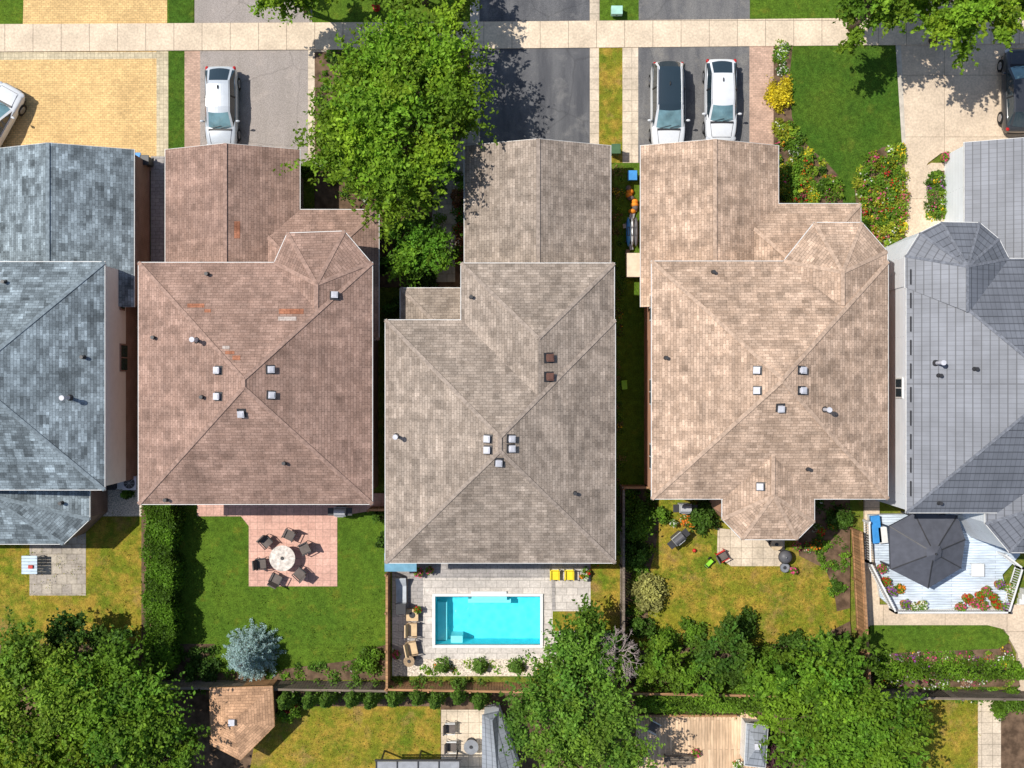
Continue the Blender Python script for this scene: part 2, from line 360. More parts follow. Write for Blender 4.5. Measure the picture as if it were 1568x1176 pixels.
def sheet(name,P,mat,dz=.003):
    if len(P)==4 and not isinstance(P[0],(tuple,list)):
        x0,y0,x1,y1=P; P=[(x0,y0),(x1,y0),(x1,y1),(x0,y1)]
    zc_[0]+=dz; m=MB(); pts=[W(*p) for p in P][::-1]
    m.prism([(p.x,p.y) for p in pts],-.02,zc_[0],mat,bottom=False); return m.obj(name)
sheet('street',(-1500,-420,3000,-150),ASP4)
for y in(-150,-426):
    m=MB(); a=W(-1500,y+6);b=W(3000,y); m.prism([(a.x,a.y),(b.x,a.y),(b.x,b.y),(a.x,b.y)],0,.12,CURB); m.obj('street_curb')
sheet('boulevard_lawn',(-600,-144,2200,40),LAWN_G)
sheet('driveway_apron',[(40,-144),(256,-144),(256,42),(35,42)],INTER)
sheet('driveway_apron',[(298,-144),(478,-144),(478,42),(298,42)],ASP2)
sheet('driveway_apron',(722,-144,905,40),ASP3)
sheet('driveway_apron',(978,-144,1148,34),ASP4)
sheet('driveway_edging',(903,-144,918,38),PALEP); sheet('driveway_edging',(720,-144,734,40),CURB)
sheet('driveway_apron',(1400,-144,1640,34),CON5)
sheet('front_lawn',(456,72,735,235),LAWN_G)
sheet('driveway',[(2,76),(258,76),(258,262),(-60,262),(-60,160)],INTER)
sheet('driveway_border',(240,76,258,262),INTERB)
sheet('driveway_border',[(0,80),(240,80),(240,90),(0,92)],INTERB)
sheet('front_lawn',(258,70,283,240),LAWN_D); sheet('boulevard_lawn',(259,-20,297,42),LAWN_D)
sheet('driveway_border',(283,74,308,250),PINKB)
sheet('driveway',(307,72,474,262),ASP2)
sheet('driveway_border',(472,72,500,262),PALEP)
sheet('garden_soil',(482,80,722,440),SOIL)
sheet('driveway',(734,68,905,240),ASP3)
sheet('driveway_edging',(903,66,917,250),PALEP)
sheet('driveway_edging',[(722,70),(735,70),(735,240),(712,240)],CURB)
sheet('front_lawn',(917,66,954,250),LAWN_Y)
sheet('stepping_path',(953,68,977,262),PALEP)
sheet('driveway',(977,66,1148,250),ASP4)
sheet('driveway_border',(1147,64,1186,250),PINKB)
sheet('front_lawn',[(1184,60),(1376,60),(1384,160),(1386,380),(1184,380)],LAWN_D)
sheet('flower_bed_soil',[(1184,64),(1214,64),(1208,120),(1212,180),(1222,206),(1240,228),(1264,248),(1282,268),(1290,290),(1290,312),(1184,312)],SOIL)
sheet('flower_bed_soil',[(1330,240),(1350,226),(1384,220),(1388,380),(1350,385),(1326,360),(1312,330),(1308,290),(1314,262)],SOIL)
sheet('driveway',[(1372,58),(1800,58),(1800,250),(1480,250),(1465,235),(1440,235),(1420,250),(1406,275),(1403,300),(1403,400),(1386,400),(1384,200),(1374,100)],CON5)
sheet('driveway_border',[(1370,60),(1378,60),(1386,220),(1380,220)],CURB)
sheet('entry_walk',[(1403,262),(1425,250),(1478,250),(1478,420),(1403,420)],CON5)
sheet('garden_edging',[(1414,275),(1428,258),(1452,258),(1462,275),(1462,320),(1440,342),(1418,335)],PALEP)
sheet('flower_bed_soil',[(1418,277),(1430,262),(1450,262),(1458,276),(1458,318),(1440,336),(1421,331)],SOIL)
sheet('sidewalk',[(-600,39),(0,38),(784,34),(1568,26),(2200,20),(2200,62),(1568,68),(784,75),(0,80),(-600,82)],SIDEW,.02)
sheet('garden_path',[(690,240),(712,205),(724,150),(735,150),(730,215),(712,262),(700,330),(697,400),(697,432),(668,432),(660,360),(664,300),(672,262)],GREYP)
sheet('side_path',(232,240,252,420),POOLG)
sheet('side_yard',(940,250,992,760),LAWN_G)
sheet('back_lawn',[(-300,748),(226,748),(226,990),(120,1000),(-300,1010)],LAWN_Y)
sheet('back_lawn',(262,765,596,1038),LAWN_G)
sheet('soil',(-300,985,330,1300),SOIL)
sheet('stone_patio',(47,812,133,911),GREYP)
sheet('gravel_strip',(133,740,225,790),GRAVEL)
sheet('hedge_soil',(218,770,272,1035),SOIL)
sheet('brick_patio',[(303,755),(592,755),(592,778),(517,790),(517,897),(382,897),(382,805),(370,790),(303,790)],PINKP)
sheet('garden_soil',[(540,1010),(570,992),(596,985),(596,1040),(300,1040),(320,1030),(430,1024)],SOIL)
zc_[0]+=.003; holed('pool_patio',601,850,904,1034,zc_[0],POOLP)
zc_[0]+=.003
sheet('patio_band',(601,860,845,884),POOLG)
sheet('patio_band',(626,884,648,1008),POOLG)
sheet('gravel_bed',(604,1008,845,1034),GRAVEL)
sheet('patio_band',(845,880,850,935),POOLG)
sheet('side_lawn',[(904,850),(950,850),(950,965),(846,965),(846,935),(904,935)],LAWN_Y)
sheet('back_lawn',(953,745,1300,1045),LAWN_Y)
sheet('garden_soil',[(953,745),(1000,745),(1010,790),(1003,840),(990,890),(992,950),(953,960)],SOIL)
sheet('garden_soil',[(1215,760),(1300,760),(1300,930),(1280,935),(1275,900),(1262,870),(1222,850)],SOIL)
sheet('garden_soil',[(953,1004),(1000,990),(1060,985),(1120,995),(1180,985),(1240,990),(1270,965),(1300,950),(1330,1300),(300,1300),(300,1046),(953,1046)],SOIL)
sheet('stone_patio',[(1098,808),(1200,818),(1200,866),(1118,866),(1097,850)],PALEP)
sheet('back_lawn',[(400,1090),(470,1080),(675,1080),(675,1300),(360,1300)],LAWN_Y)
sheet('side_path',(1322,760,1345,940),CON5)
sheet('garden_path',[(1322,925),(1800,925),(1800,1300),(1560,1300),(1556,1000),(1535,962),(1322,958)],CON5)
sheet('flower_bed_soil',[(1328,990),(1545,985),(1560,1050),(1328,1050)],SOIL)
sheet('back_lawn',[(1330,956),(1510,956),(1530,961),(1543,973),(1540,984),(1528,992),(1430,996),(1330,1000)],LAWN_G)
sheet('back_lawn',(1376,1060,1508,1300),LAWN_Y)
sheet('garden_path',(1495,1062,1530,1300),PALEP)
sheet('garden_soil',(1530,1058,1800,1300),SOIL)
sheet('stone_patio',(676,1085,745,1300),PALEP)
# ---------------------------------------------------------------- pool
def build_pool():
    e=empty('swimming_pool'); m=MB()
    lin,nt,b=newmat('pool_liner'); co=coord(nt)
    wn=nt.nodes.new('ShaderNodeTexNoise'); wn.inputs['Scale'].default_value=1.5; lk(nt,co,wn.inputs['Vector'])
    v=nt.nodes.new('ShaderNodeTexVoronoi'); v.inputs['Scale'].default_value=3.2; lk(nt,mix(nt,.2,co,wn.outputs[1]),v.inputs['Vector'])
    lk(nt,mix(nt,v.outputs[0],(.09,.62,.73),(.17,.80,.86)),b.inputs['Base Color']); fin(b,.6,.3)  # paler cell edges paint mild caustic light into the liner colour
    wt,nt,b=newmat('pool_water'); co=coord(nt)
    nt.nodes.remove(b); tb=nt.nodes.new('ShaderNodeBsdfTransparent'); tb.inputs[0].default_value=(.72,.97,.99,1)
    gl=nt.nodes.new('ShaderNodeBsdfGlossy'); gl.inputs['Roughness'].default_value=.04
    fr=nt.nodes.new('ShaderNodeFresnel'); fr.inputs[0].default_value=1.33; ms=nt.nodes.new('ShaderNodeMixShader')
    bp=nt.nodes.new('ShaderNodeBump'); bp.inputs['Strength'].default_value=.9; bp.inputs['Distance'].default_value=.1
    n=nt.nodes.new('ShaderNodeTexNoise'); n.inputs['Scale'].default_value=3.5; n.inputs['Detail'].default_value=4; lk(nt,co,n.inputs['Vector'])
    lk(nt,n.outputs[0],bp.inputs['Height']); lk(nt,bp.outputs[0],fr.inputs['Normal']); lk(nt,bp.outputs[0],gl.inputs['Normal'])
    lk(nt,fr.outputs[0],ms.inputs[0]); lk(nt,tb.outputs[0],ms.inputs[1]); lk(nt,gl.outputs[0],ms.inputs[2]); lk(nt,ms.outputs[0],nt.nodes['Material Output'].inputs[0])
    a=W(pool[0],pool[3]);b2=W(pool[2],pool[1]); D=-1.35
    P=[(a.x,a.y),(b2.x,a.y),(b2.x,b2.y),(a.x,b2.y)]
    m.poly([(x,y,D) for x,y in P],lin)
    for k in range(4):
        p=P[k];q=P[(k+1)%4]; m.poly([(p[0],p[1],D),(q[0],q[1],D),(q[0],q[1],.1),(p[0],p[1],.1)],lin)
    st=plain('pool_steps',(.42,.80,.82),.6,.3,var=.04)
    def pb(x0,y0,x1,y1,z,mt=st):
        c=W(x0,y1);d=W(x1,y0); m.box(((c.x+d.x)/2,(c.y+d.y)/2,(z+D)/2),(d.x-c.x,d.y-c.y,z-D),mt)
    pb(722,912.5,776,920,-.25); pb(716,920,782,926,-.55); pb(690,975,708,985.5,-.2); pb(668,926,683,985.4,-.75)
    m.obj('basin',e)
    m=MB(); m.poly([(x,y,-.1) for x,y in P],wt); m.obj('water',e)
    m=MB(); cop=plain('pool_coping',(.72,.72,.70),.7,.3,var=.05); w=.16; z=zc_[0]+.06
    X0,Y0,X1,Y1=a.x,a.y,b2.x,b2.y
    for c,s in((((X0+X1)/2,Y0-w/2),(X1-X0+2*w,w)),(((X0+X1)/2,Y1+w/2),(X1-X0+2*w,w)),((X0-w/2,(Y0+Y1)/2),(w,Y1-Y0)),((X1+w/2,(Y0+Y1)/2),(w,Y1-Y0))):
        m.box((c[0],c[1],z/2),(s[0],s[1],z),cop)
    c=W(722,911);d=W(776,904); m.box(((c.x+d.x)/2,(c.y+d.y)/2,z/2+.01),(d.x-c.x,d.y-c.y,z),cop)
    m.obj('coping',e,bevel=.02)
build_pool()
# ---------------------------------------------------------------- houses
PITCH=.42
class House:
    def __init__(s,name,wall,roof,cap,upper=None,gut=WHITE,ins=.38):
        s.e=empty(name); s.w=MB(); s.r=MB(); s.c=MB(); s.g=MB(); s.o=MB(); s.wall=wall;s.roof=roof;s.cap=cap;s.upper=upper;s.gut=gut; s.capw=.2; s.ins=ins
    def rect(s,x0,y0,x1,y1,z):
        a=W(x0,y1,z);b=W(x1,y0,z); return a.x,a.y,b.x,b.y
    def capl(s,p,q): s.c.beam(p,q,s.capw,.02,s.cap,.008)
    def gutter(s,pts,close=True,dz=0):
        n=len(pts)
        for k in range(n if close else n-1):
            p=Vector(pts[k]);q=Vector(pts[(k+1)%n]); d=(q-p).normalized()
            s.g.beam(p-d*.035,q+d*.035,.06,.11,s.gut,-.065+dz)
    def walls(s,P,z1):
        ins=s.ins
        n=len(P); c=Vector((sum(p[0] for p in P)/n,sum(p[1] for p in P)/n)); Q=[]
        for k in range(n):
            a=Vector(P[k-1][:2]);b=Vector(P[k][:2]);d=Vector(P[(k+1)%n][:2])
            n1=(b-a).normalized();n2=(d-b).normalized(); m1=Vector((-n1.y,n1.x));m2=Vector((-n2.y,n2.x))
            if m1.dot(c-b)<0:m1=-m1
            if m2.dot(c-b)<0:m2=-m2
            bis=(m1+m2).normalized(); Q.append(b+bis*(ins/max(.4,bis.dot(m1))))
        if s.upper and z1>4:
            s.w.prism(Q,0,2.2,s.wall); s.w.prism(Q,2.2,z1-.1,s.upper)
        else: s.w.prism(Q,0,z1-.1,s.wall)
        return Q
    def soffit(s,P,z):
        s.g.poly([(p[0],p[1],z-.12) for p in P],s.gut)
    def hip(s,x0,y0,x1,y1,ze,gut=True,pitch=PITCH,caps=(0,1,2,3)):
        X0,Y0,X1,Y1=s.rect(x0,y0,x1,y1,ze); w=X1-X0;d=Y1-Y0;h=min(w,d)/2
        if w>d: A=(X0+h,(Y0+Y1)/2,ze+h*pitch);B=(X1-h,(Y0+Y1)/2,ze+h*pitch); F=[((X0,Y0),(X1,Y0),B,A),((X1,Y0),(X1,Y1),B),((X1,Y1),(X0,Y1),A,B),((X0,Y1),(X0,Y0),A)]; L=[((X0,Y0),A),((X0,Y1),A),((X1,Y0),B),((X1,Y1),B)]
        else: A=((X0+X1)/2,Y0+h,ze+h*pitch);B=((X0+X1)/2,Y1-h,ze+h*pitch); F=[((X0,Y0),(X1,Y0),A),((X1,Y0),(X1,Y1),B,A),((X1,Y1),(X0,Y1),B),((X0,Y1),(X0,Y0),A,B)]; L=[((X0,Y0),A),((X1,Y0),A),((X0,Y1),B),((X1,Y1),B)]
        ex=lambda p:p if len(p)==3 else (p[0],p[1],ze)
        for f in F: s.r.poly([ex(p) for p in f],s.roof)
        for i,(a,b) in enumerate(L):
            if i in caps: s.capl(ex(a),b)
        if len(caps)==4: s.capl(A,B)
        P=[(X0,Y0),(X1,Y0),(X1,Y1),(X0,Y1)]
        if gut: s.gutter([(a,b,ze) for a,b in P])
        s.soffit(P,ze); s.walls(P,ze); return X0,Y0,X1,Y1
    def gable(s,x0,y0,x1,y1,ze,pitch=PITCH):
        X0,Y0,X1,Y1=s.rect(x0,y0,x1,y1,ze); xc=(X0+X1)/2; h=(X1-X0)/2*pitch
        s.r.poly([(X0,Y0,ze),(xc,Y0,ze+h),(xc,Y1,ze+h),(X0,Y1,ze)][::-1],s.roof)
        s.r.poly([(X1,Y0,ze),(X1,Y1,ze),(xc,Y1,ze+h),(xc,Y0,ze+h)],s.roof)
        s.capl((xc,Y0,ze+h),(xc,Y1,ze+h))
        s.g.beam((X0,Y0,ze),(X0,Y1,ze),.06,.11,s.gut,-.065); s.g.beam((X1,Y0,ze),(X1,Y1,ze),.06,.11,s.gut,-.065)
        for a in(X0,X1): s.g.beam((a,Y1,ze),(xc,Y1,ze+h),.04,.2,s.gut,-.12)
        s.soffit([(X0,Y0),(X1,Y0),(X1,Y1),(X0,Y1)],ze)
        s.walls([(X0,Y0),(X1,Y0),(X1,Y1),(X0,Y1)],ze)
        i=s.ins; yi=Y1-i; s.w.poly([(X0+i,yi+.003,ze-.11),(X1-i,yi+.003,ze-.11),(xc,yi+.003,ze+h-.2)],s.wall)
        gw=(X1-X0)-2.2; s.o.box((xc,yi+.02,1.15),(gw,.06,2.3),WHITE)
        for i in range(1,4): s.o.box((xc,yi+.052,.575*i),(gw,.01,.03),GREYM)
        s.o.box((xc,yi+.03,2.4),(gw+.3,.08,.16),WHITE)
        return X0,Y0,X1,Y1
    def bay(s,E,A,B,hpx,ze,faces,gedges,pitch=PITCH):
        k=S*(H-ze)/H; hz=ze+hpx*k*pitch
        P=[W(x,y,ze) for x,y in E]; a=W(*A,ze);a.z=hz;b=W(*B,ze);b.z=hz
        D={'A':a,'B':b}
        g=lambda i:D[i] if isinstance(i,str) else P[i]
        for f in faces: s.r.poly([g(i) for i in f],s.roof)
        for i in range(gedges[0],gedges[1]+1): s.capl(P[i],g('A' ))
        s.capl(a,b); s.gutter([P[i] for i in range(gedges[0]-1,gedges[1]+2)],False)
        PP=[(p.x,p.y) for p in P]; s.soffit(PP,ze-.01); return s.walls(PP,ze-.02)
    def window(s,x,y,z,w,h,ax,fr=WHITE):
        sg=1 if ax[0]=='+' else -1
        if ax[1]=='x':
            s.o.box((x,y,z),(.12,w+.16,h+.16),fr); s.o.box((x+sg*.045,y,z),(.06,w,h),GLASS); s.o.box((x+sg*.08,y,z),(.03,.05,h),fr)
        else:
            s.o.box((x,y,z),(w+.16,.12,h+.16),fr); s.o.box((x,y+sg*.045,z),(w,.06,h),GLASS); s.o.box((x,y+sg*.08,z),(.05,.03,h),fr)
    def stdwin(s,R,front=True):
        X0,Y0,X1,Y1=R
        for fx in(.2,.5,.8):
            x=X0+(X1-X0)*fx
            for z in(1.4,4.3): s.window(x,Y0+s.ins,z,1.5,1.3,'-y')
            s.window(x,Y1-s.ins,4.2,1.2,1.1,'+y')
    def done(s):
        s.w.obj('walls',s.e); s.r.obj('roof',s.e); s.c.obj('ridge_caps',s.e); s.g.obj('gutters',s.e); s.o.obj('windows_and_doors',s.e)
BR1=wallbrick('brick_brown',(.32,.18,.14),(.26,.14,.11),(.32,.27,.22))
BR4=wallbrick('brick_orange',(.62,.30,.17),(.54,.25,.14),(.45,.34,.26))
STU=plain('cream_stucco',(.86,.82,.76),.9,.2,var=.03)
SID=siding('pale_blue_siding',(.82,.86,.90))
ST3=wallbrick('brick_beige',(.4,.3,.22),(.34,.26,.19),(.4,.35,.3))
RF1=shingle('shingle_bluegrey',(.195,.235,.26),.27,.14)
RF2=shingle('shingle_brown',(.32,.213,.17),.11,.2,(1,.97,.95),(.145,.095,.08))
RF3=shingle('shingle_taupe',(.315,.26,.215),.14,.16,(1,.98,.96))
RF4=shingle('shingle_tan',(.46,.335,.25),.15,.18,(1,.97,.94))
RF5=metalroof('metal_grey',(.16,.17,.195))
def capmat(n,c): return plain(n,c,.9,.15,var=.25,sc=6)
ST4=[(0,1,'A','B'),(1,2,'A'),(2,3,'A'),(3,4,'A'),(4,5,'B','A')]
# house 1
h=House('stucco_house',BR1,RF1,capmat('cap1',(.195,.235,.26)),STU,ins=.14)
h.gable(-19,229,205,470,3.0)
R=h.hip(-195,401,160,750,5.6); h.stdwin(R)
h.bay([(-160,740),(-160,795),(-120,833),(97,833),(137,795),(137,740)],(-10,752),(-10,700),85,3.1,ST4,(1,4))
X=R[2]-h.ins
h.window(X,W(0,548,2.2).y,2.6,1.3,.9,'+x',BR1); h.window(X,W(0,465,2.4).y,2.8,.6,.5,'+x',BR1)
h.done()
# house 2
h=House('brick_house',BR1,RF2,capmat('cap2',(.32,.213,.17)))
h.gable(253,229,459,470,3.0)
R=h.hip(212,402,570,772,5.6); h.stdwin(R)
h.hip(370,321,580,520,2.99)
h.bay([(420,440),(420,402),(440,357),(527,354),(568,402),(568,500)],(490,438),(490,482),75,5.6,ST4,(1,4))
h.done()
# house 3
h=House('brick_house',ST3,RF3,capmat('cap3',(.305,.25,.208)))
h.gable(711,223,935,470,3.0)
R=h.hip(590,490,942,862,5.6); h.stdwin(R)
h.hip(706,403,940.5,770,5.59,caps=(2,3))
h.hip(613,441,760,560,2.9,pitch=.3)
h.done()
# house 4
h=House('brick_house',BR4,RF4,capmat('cap4',(.445,.325,.243)),ins=.28)
h.gable(981,223,1192,470,3.0)
R=h.hip(998,400,1360,764,5.6); h.stdwin(R)
h.hip(1110,312,1318,520,2.99)
h.bay([(1200,440),(1200,400),(1247,341),(1320,341),(1358.5,385),(1358.5,520)],(1281,420),(1281,470),74,5.6,ST4,(1,4))
h.bay([(1106,740),(1106,795),(1136,826),(1221,826),(1247,800),(1247,740)],(1177,756),(1177,690),70,5.58,ST4,(1,4))
X=R[0]+h.ins
for y in(470,600,700): h.window(X,W(0,y,4).y,3.6,1.2,1.1,'-x')
h.done()
# house 5
h=House('siding_house',SID,RF5,capmat('cap5',(.165,.175,.20)),ins=.1); h.capw=.14
h.gable(1477,218,1735,470,3.0)
R=h.hip(1388,396,1770,785,5.6); h.stdwin(R)
oc=[(1386,440),(1386,392),(1408,357),(1442,340),(1500,341),(1530,366),(1545,396),(1545,470)]
h.bay(oc,(1466,412),(1466,480),88,5.6,[(0,1,'A','B'),(1,2,'A'),(2,3,'A'),(3,4,'A'),(4,5,'A'),(5,6,'A'),(6,7,'B','A')],(1,6))
h.bay([(1508,760),(1509,802),(1546,846),(1640,846),(1680,802),(1680,760)],(1594,768),(1594,720),75,5.4,ST4,(1,4))
X=R[0]+h.ins
h.window(X,W(0,594,4).y,4.4,.9,.8,'-x')
h.done()
# ---- roof furniture by ray casting down on the finished roofs
bpy.context.view_layer.update(); dg=bpy.context.evaluated_depsgraph_get()
def hit(px,py):
    o=Vector((0,0,H)); d=(W(px,py,0)-o).normalized(); ok,loc,n,*_=scene.ray_cast(dg,o,d); return loc,n
def boxvent(px,py,mat=VENT,s=.33):
    l,n=hit(px,py); m=MB(); m.T=Matrix.Translation(l)@Vector((0,0,1)).rotation_difference(n).to_matrix().to_4x4()@Matrix.Rotation(random.uniform(-.05,.05),4,'Z')
    m.box((0,0,.015),(s*1.35,s*1.35,.02),DARK); m.box((0,0,.1),(s*.7,s*.7,.16),mat); m.box((0,0,.21),(s,s,.05),mat); m.box((0,0,.245),(s*.7,s*.7,.03),mat); m.obj('roof_vent',bevel=.01)
def pipe(px,py,r=.09,hh=.45,mat=GREYM,nm='vent_pipe'):
    l,n=hit(px,py); m=MB(); m.T=Matrix.Translation(l); m.cone((0,0,-.1),(0,0,hh),r,r,mat,12); m.cone((0,0,hh),(0,0,hh+.08),r*1.6,r*1.5,mat,12); m.cone((0,0,-.05),(0,0,.08),r*2.2,r*1.3,DARK,12); m.obj(nm)
for p in((335,567),(335,607),(414,566),(415,605),(370,632),(512,453),(748,672),(748,689),(782,672),(782,687),(764,707),(1160,567),(1160,598),(1195,624),(1227,567),(1227,598),(1165,745)): boxvent(*p)
for p in((840,548),(840,577)): boxvent(*p,VENTB,.38)
for p in((8,432),(128,547),(95,770),(318,420),(236,517),(436,709),(255,765),(722,455),(880,755),(310,608),(1092,417),(1020,548),(1237,718),(1438,575),(1493,565),(1438,770)): pipe(*p,.06,.25,DARK)
for p in((302,521),(608,668),(1262,627),(1434,556),(106,609)): pipe(*p,.085,.85,VENT,'flue_pipe')
m=MB()
for y in range(424,770,36):
    l,n=hit(1394,y); m.box(l+Vector((0,0,.05)),(.05,.75,.08),DARK)
m.obj('snow_guards')
PT=shingle('shingle_patch_red',(.40,.17,.10),.14,.15); PT2=shingle('shingle_patch_pale',(.46,.39,.35),.12,.1)
def patch(px,py,w,hh,mat):
    P=[hit(px+a*w/2,py+b*hh/2) for a,b in((-1,1),(1,1),(1,-1),(-1,-1))]; m=MB(); m.poly([l+n*.012 for l,n in P],mat); m.obj('replacement_shingles')
for a in((397,238,8,30,PT),(363,352,9,26,PT),(300,468,26,6,PT),(446,477,38,8,PT),(440,488,28,6,PT2),(362,548,12,7,PT),(318,476,10,5,PT),(346,532,11,5,PT2),(352,540,14,5,PT)): patch(*a)
# ---------------------------------------------------------------- cars
RUB=plain('tyre_rubber',(.02,.02,.02),.9,.2); RIM=plain('alloy_rim',(.4,.4,.42),.3,.5,.8)
CG=plain('car_glass',(.02,.035,.045),.04,1.,var=.02); CG2=plain('windshield_glass',(.15,.27,.31),.08,.9,var=.3,sc=1.2)
RLT=plain('tail_light',(.4,.01,.01),.2,.6); HLT=plain('head_light',(.45,.47,.5),.1,.7); BLK=plain('black_trim',(.02,.02,.022),.5,.4)
SEAM=plain('panel_seam',(.12,.12,.13),.6,.3)
def paint(n,c,me=0.):
    m=plain(n,c,.28,.5,me,var=.03); m.node_tree.nodes['Principled BSDF'].inputs['Coat Weight'].default_value=.6; m.node_tree.nodes['Principled BSDF'].inputs['Coat Roughness'].default_value=.05; return m
def car(px,py,ang,body,L=4.6,suv=False,roofmat=None,hw=.91,rails=False):
    e=empty('parked_car'); c=W(px,py,.7); c.z=zc_[0]*.6; T=Matrix.Translation(c)@Matrix.Rotation(ang,4,'Z'); f=L/4.6; up=.17 if suv else 0
    m=MB(); m.T=T
    st=[(2.3,.60,.72),(2.24,.76,.9),(2.05,.87,1.0),(1.6,.9,1.02),(1.,.91,1.0),(0,.915,.98),(-.8,.91,.97),(-1.3,.90,.95),(-1.75,.87,.88),(-2.05,.80,.80),(-2.22,.68,.72),(-2.3,.5,.62)]
    rows=[]
    for y,w,zb in st:
        w*=hw/.91; zb+=up*.6; zl=.3 if abs(y)<2.1 else .38
        half=[(w*.88,zl),(w*.985,.42),(w,.62+up*.3),(w*.965,zb-.06),(w*.88,zb),(w*.45,zb+.045)]
        r=[(x,y*f,z) for x,z in half]+[(0,y*f,zb+.06)]+[(-x,y*f,z) for x,z in reversed(half)]
        rows.append(r)
    n=len(rows[0]); i0=len(m.v)
    for r in rows: m.v+=[T@Vector(p) for p in r]
    bi=m.mi(body)
    for a in range(len(rows)-1):
        for k in range(n-1): m.f.append((i0+a*n+k,i0+a*n+k+1,i0+(a+1)*n+k+1,i0+(a+1)*n+k)); m.m.append(bi)
    m.f.append(tuple(i0+k for k in range(n))[::-1]); m.m.append(bi); k0=i0+(len(rows)-1)*n; m.f.append(tuple(k0+k for k in range(n))); m.m.append(bi)
    m.obj('body',e,True,sub=2)
    m=MB(); m.T=T; zt=1.46+up*1.2
    if suv: pr=[(-1.12,1.0+up*.6,.77),(-.35,zt-.07,.68),(-.1,zt-.01,.68),(.8,zt,.675),(1.65,zt-.03,.65),(1.85,zt-.08,.64),(2.14,1.06+up*.6,.72)]
    else: pr=[(-1.12,.99,.76),(-.38,zt-.06,.65),(-.1,zt-.005,.66),(.5,zt,.655),(1.15,zt-.03,.63),(1.35,zt-.07,.62),(2.0,1.06,.68)]
    nc=11; R=[]
    for j,(y,z,w) in enumerate(pr):
        w*=hw/.91; row=[]
        for k in range(nc):
            t=-1+2*k/(nc-1); t=math.copysign(abs(t)**.8,t); bul=-.16*(1-t*t) if j==0 else (-.08*(1-t*t) if j==1 else (.1*(1-t*t) if j==len(pr)-1 else 0))
            row.append(Vector((t*w,(y+bul)*f,z-.045*t*t)))
        R.append(row)
    last=len(pr)-2
    for j in range(len(pr)-1):
        for k in range(nc-1):
            edge=k in(0,nc-2)
            mt=body if edge else (CG2 if j==0 else CG if j==last else (roofmat or body) if 1<=j<last else body)
            m.poly([R[j][k],R[j][k+1],R[j+1][k+1],R[j+1][k]],mt)
    for sx in(-1,1):
        k=0 if sx<0 else nc-1; bx=.83*hw/.91; zb=.98+up*.6
        base=[Vector((sx*min(bx,abs(r[k].x)+.17),r[k].y,zb if 0<j<len(pr)-1 else r[k].z-.05)) for j,r in enumerate(R)]
        for j in range(len(R)-1):
            m.poly([R[j][k],R[j+1][k],base[j+1],base[j]],CG)
        for j in(3,): m.beam(R[j][k]+Vector((sx*.02,0,0)),base[j]+Vector((sx*.02,0,0)),.07,.02,BLK)
        m.beam(base[0]+Vector((sx*.01,0,.0)),base[-1]+Vector((sx*.01,0,0)),.03,.03,BLK)
        for j in range(1,last): m.beam(R[j][k]+Vector((-sx*.05,0,.014)),R[j+1][k]+Vector((-sx*.05,0,.014)),.02,.008,SEAM)
        if rails: m.beam((sx*.66,-.1*f,zt+.03),(sx*.64,1.7*f,zt+.02),.05,.05,GREYM)
        m.ell((sx*(hw+.09),-.82*f,1.02+up*.6),(.12,.07,.08),body); m.box((sx*(hw-.0),-.84*f,.97+up*.6),(.1,.05,.04),BLK)
        m.beam((sx*.62,-1.3*f,.985+up*.6),(sx*.52,-2.02*f,.862+up*.6),.018,.012,SEAM)
    m.beam((-.5,-2.06*f,.868+up*.6),(.5,-2.06*f,.868+up*.6),.02,.012,SEAM)
    m.box((0,-1.28*f,1.0+up*.6),(1.25,.1,.04),BLK)
    m.beam((-.5,-1.22*f,1.07+up*.6),(.1,-1.1*f,1.13+up*.6),.02,.02,BLK); m.beam((.05,-1.22*f,1.07+up*.6),(.55,-1.1*f,1.13+up*.6),.02,.02,BLK)
    m.ell((0,.95*f,zt+.02),(.035,.12,.07),BLK)
    m.obj('cabin',e)
    m=MB(); m.T=T
    for sx in(-1,1):
        for y in(1.42,-1.42):
            x=sx*(hw-.1); m.cone((x-.11,y*f,.33),(x+.11,y*f,.33),.34,.34,RUB,20); m.cone((x+sx*.1,y*f,.33),(x+sx*.125,y*f,.33),.22,.2,RIM,12)
        m.ell((sx*.66,-2.1*f,.70+up*.4),(.17,.14,.07),HLT); m.ell((sx*.74,2.15*f,.86+up*.5),(.1,.12,.09),RLT)
    m.box((0,-2.27*f,.5),(1.0,.08,.2),BLK); m.box((0,2.28*f,.45),(1.2,.08,.14),BLK); m.box((0,0,.3),(1.6,3.9*f,.15),BLK)
    m.obj('wheels_and_lights',e)
WP=paint('white_car_paint',(.66,.68,.70)); SP=paint('silver_car_paint',(.50,.54,.58),.15); BP=paint('dark_car_paint',(.03,.033,.04))
car(340,166,0,SP,4.5,hw=.88)
car(1022,164,0,WP,4.8,True,CG,.95,True)
car(1103,155,0,WP,4.5,False,None,.88)
car(-10,190,math.radians(180-29),WP,4.6)
car(1560,139,math.radians(180),BP,4.6,hw=.92)
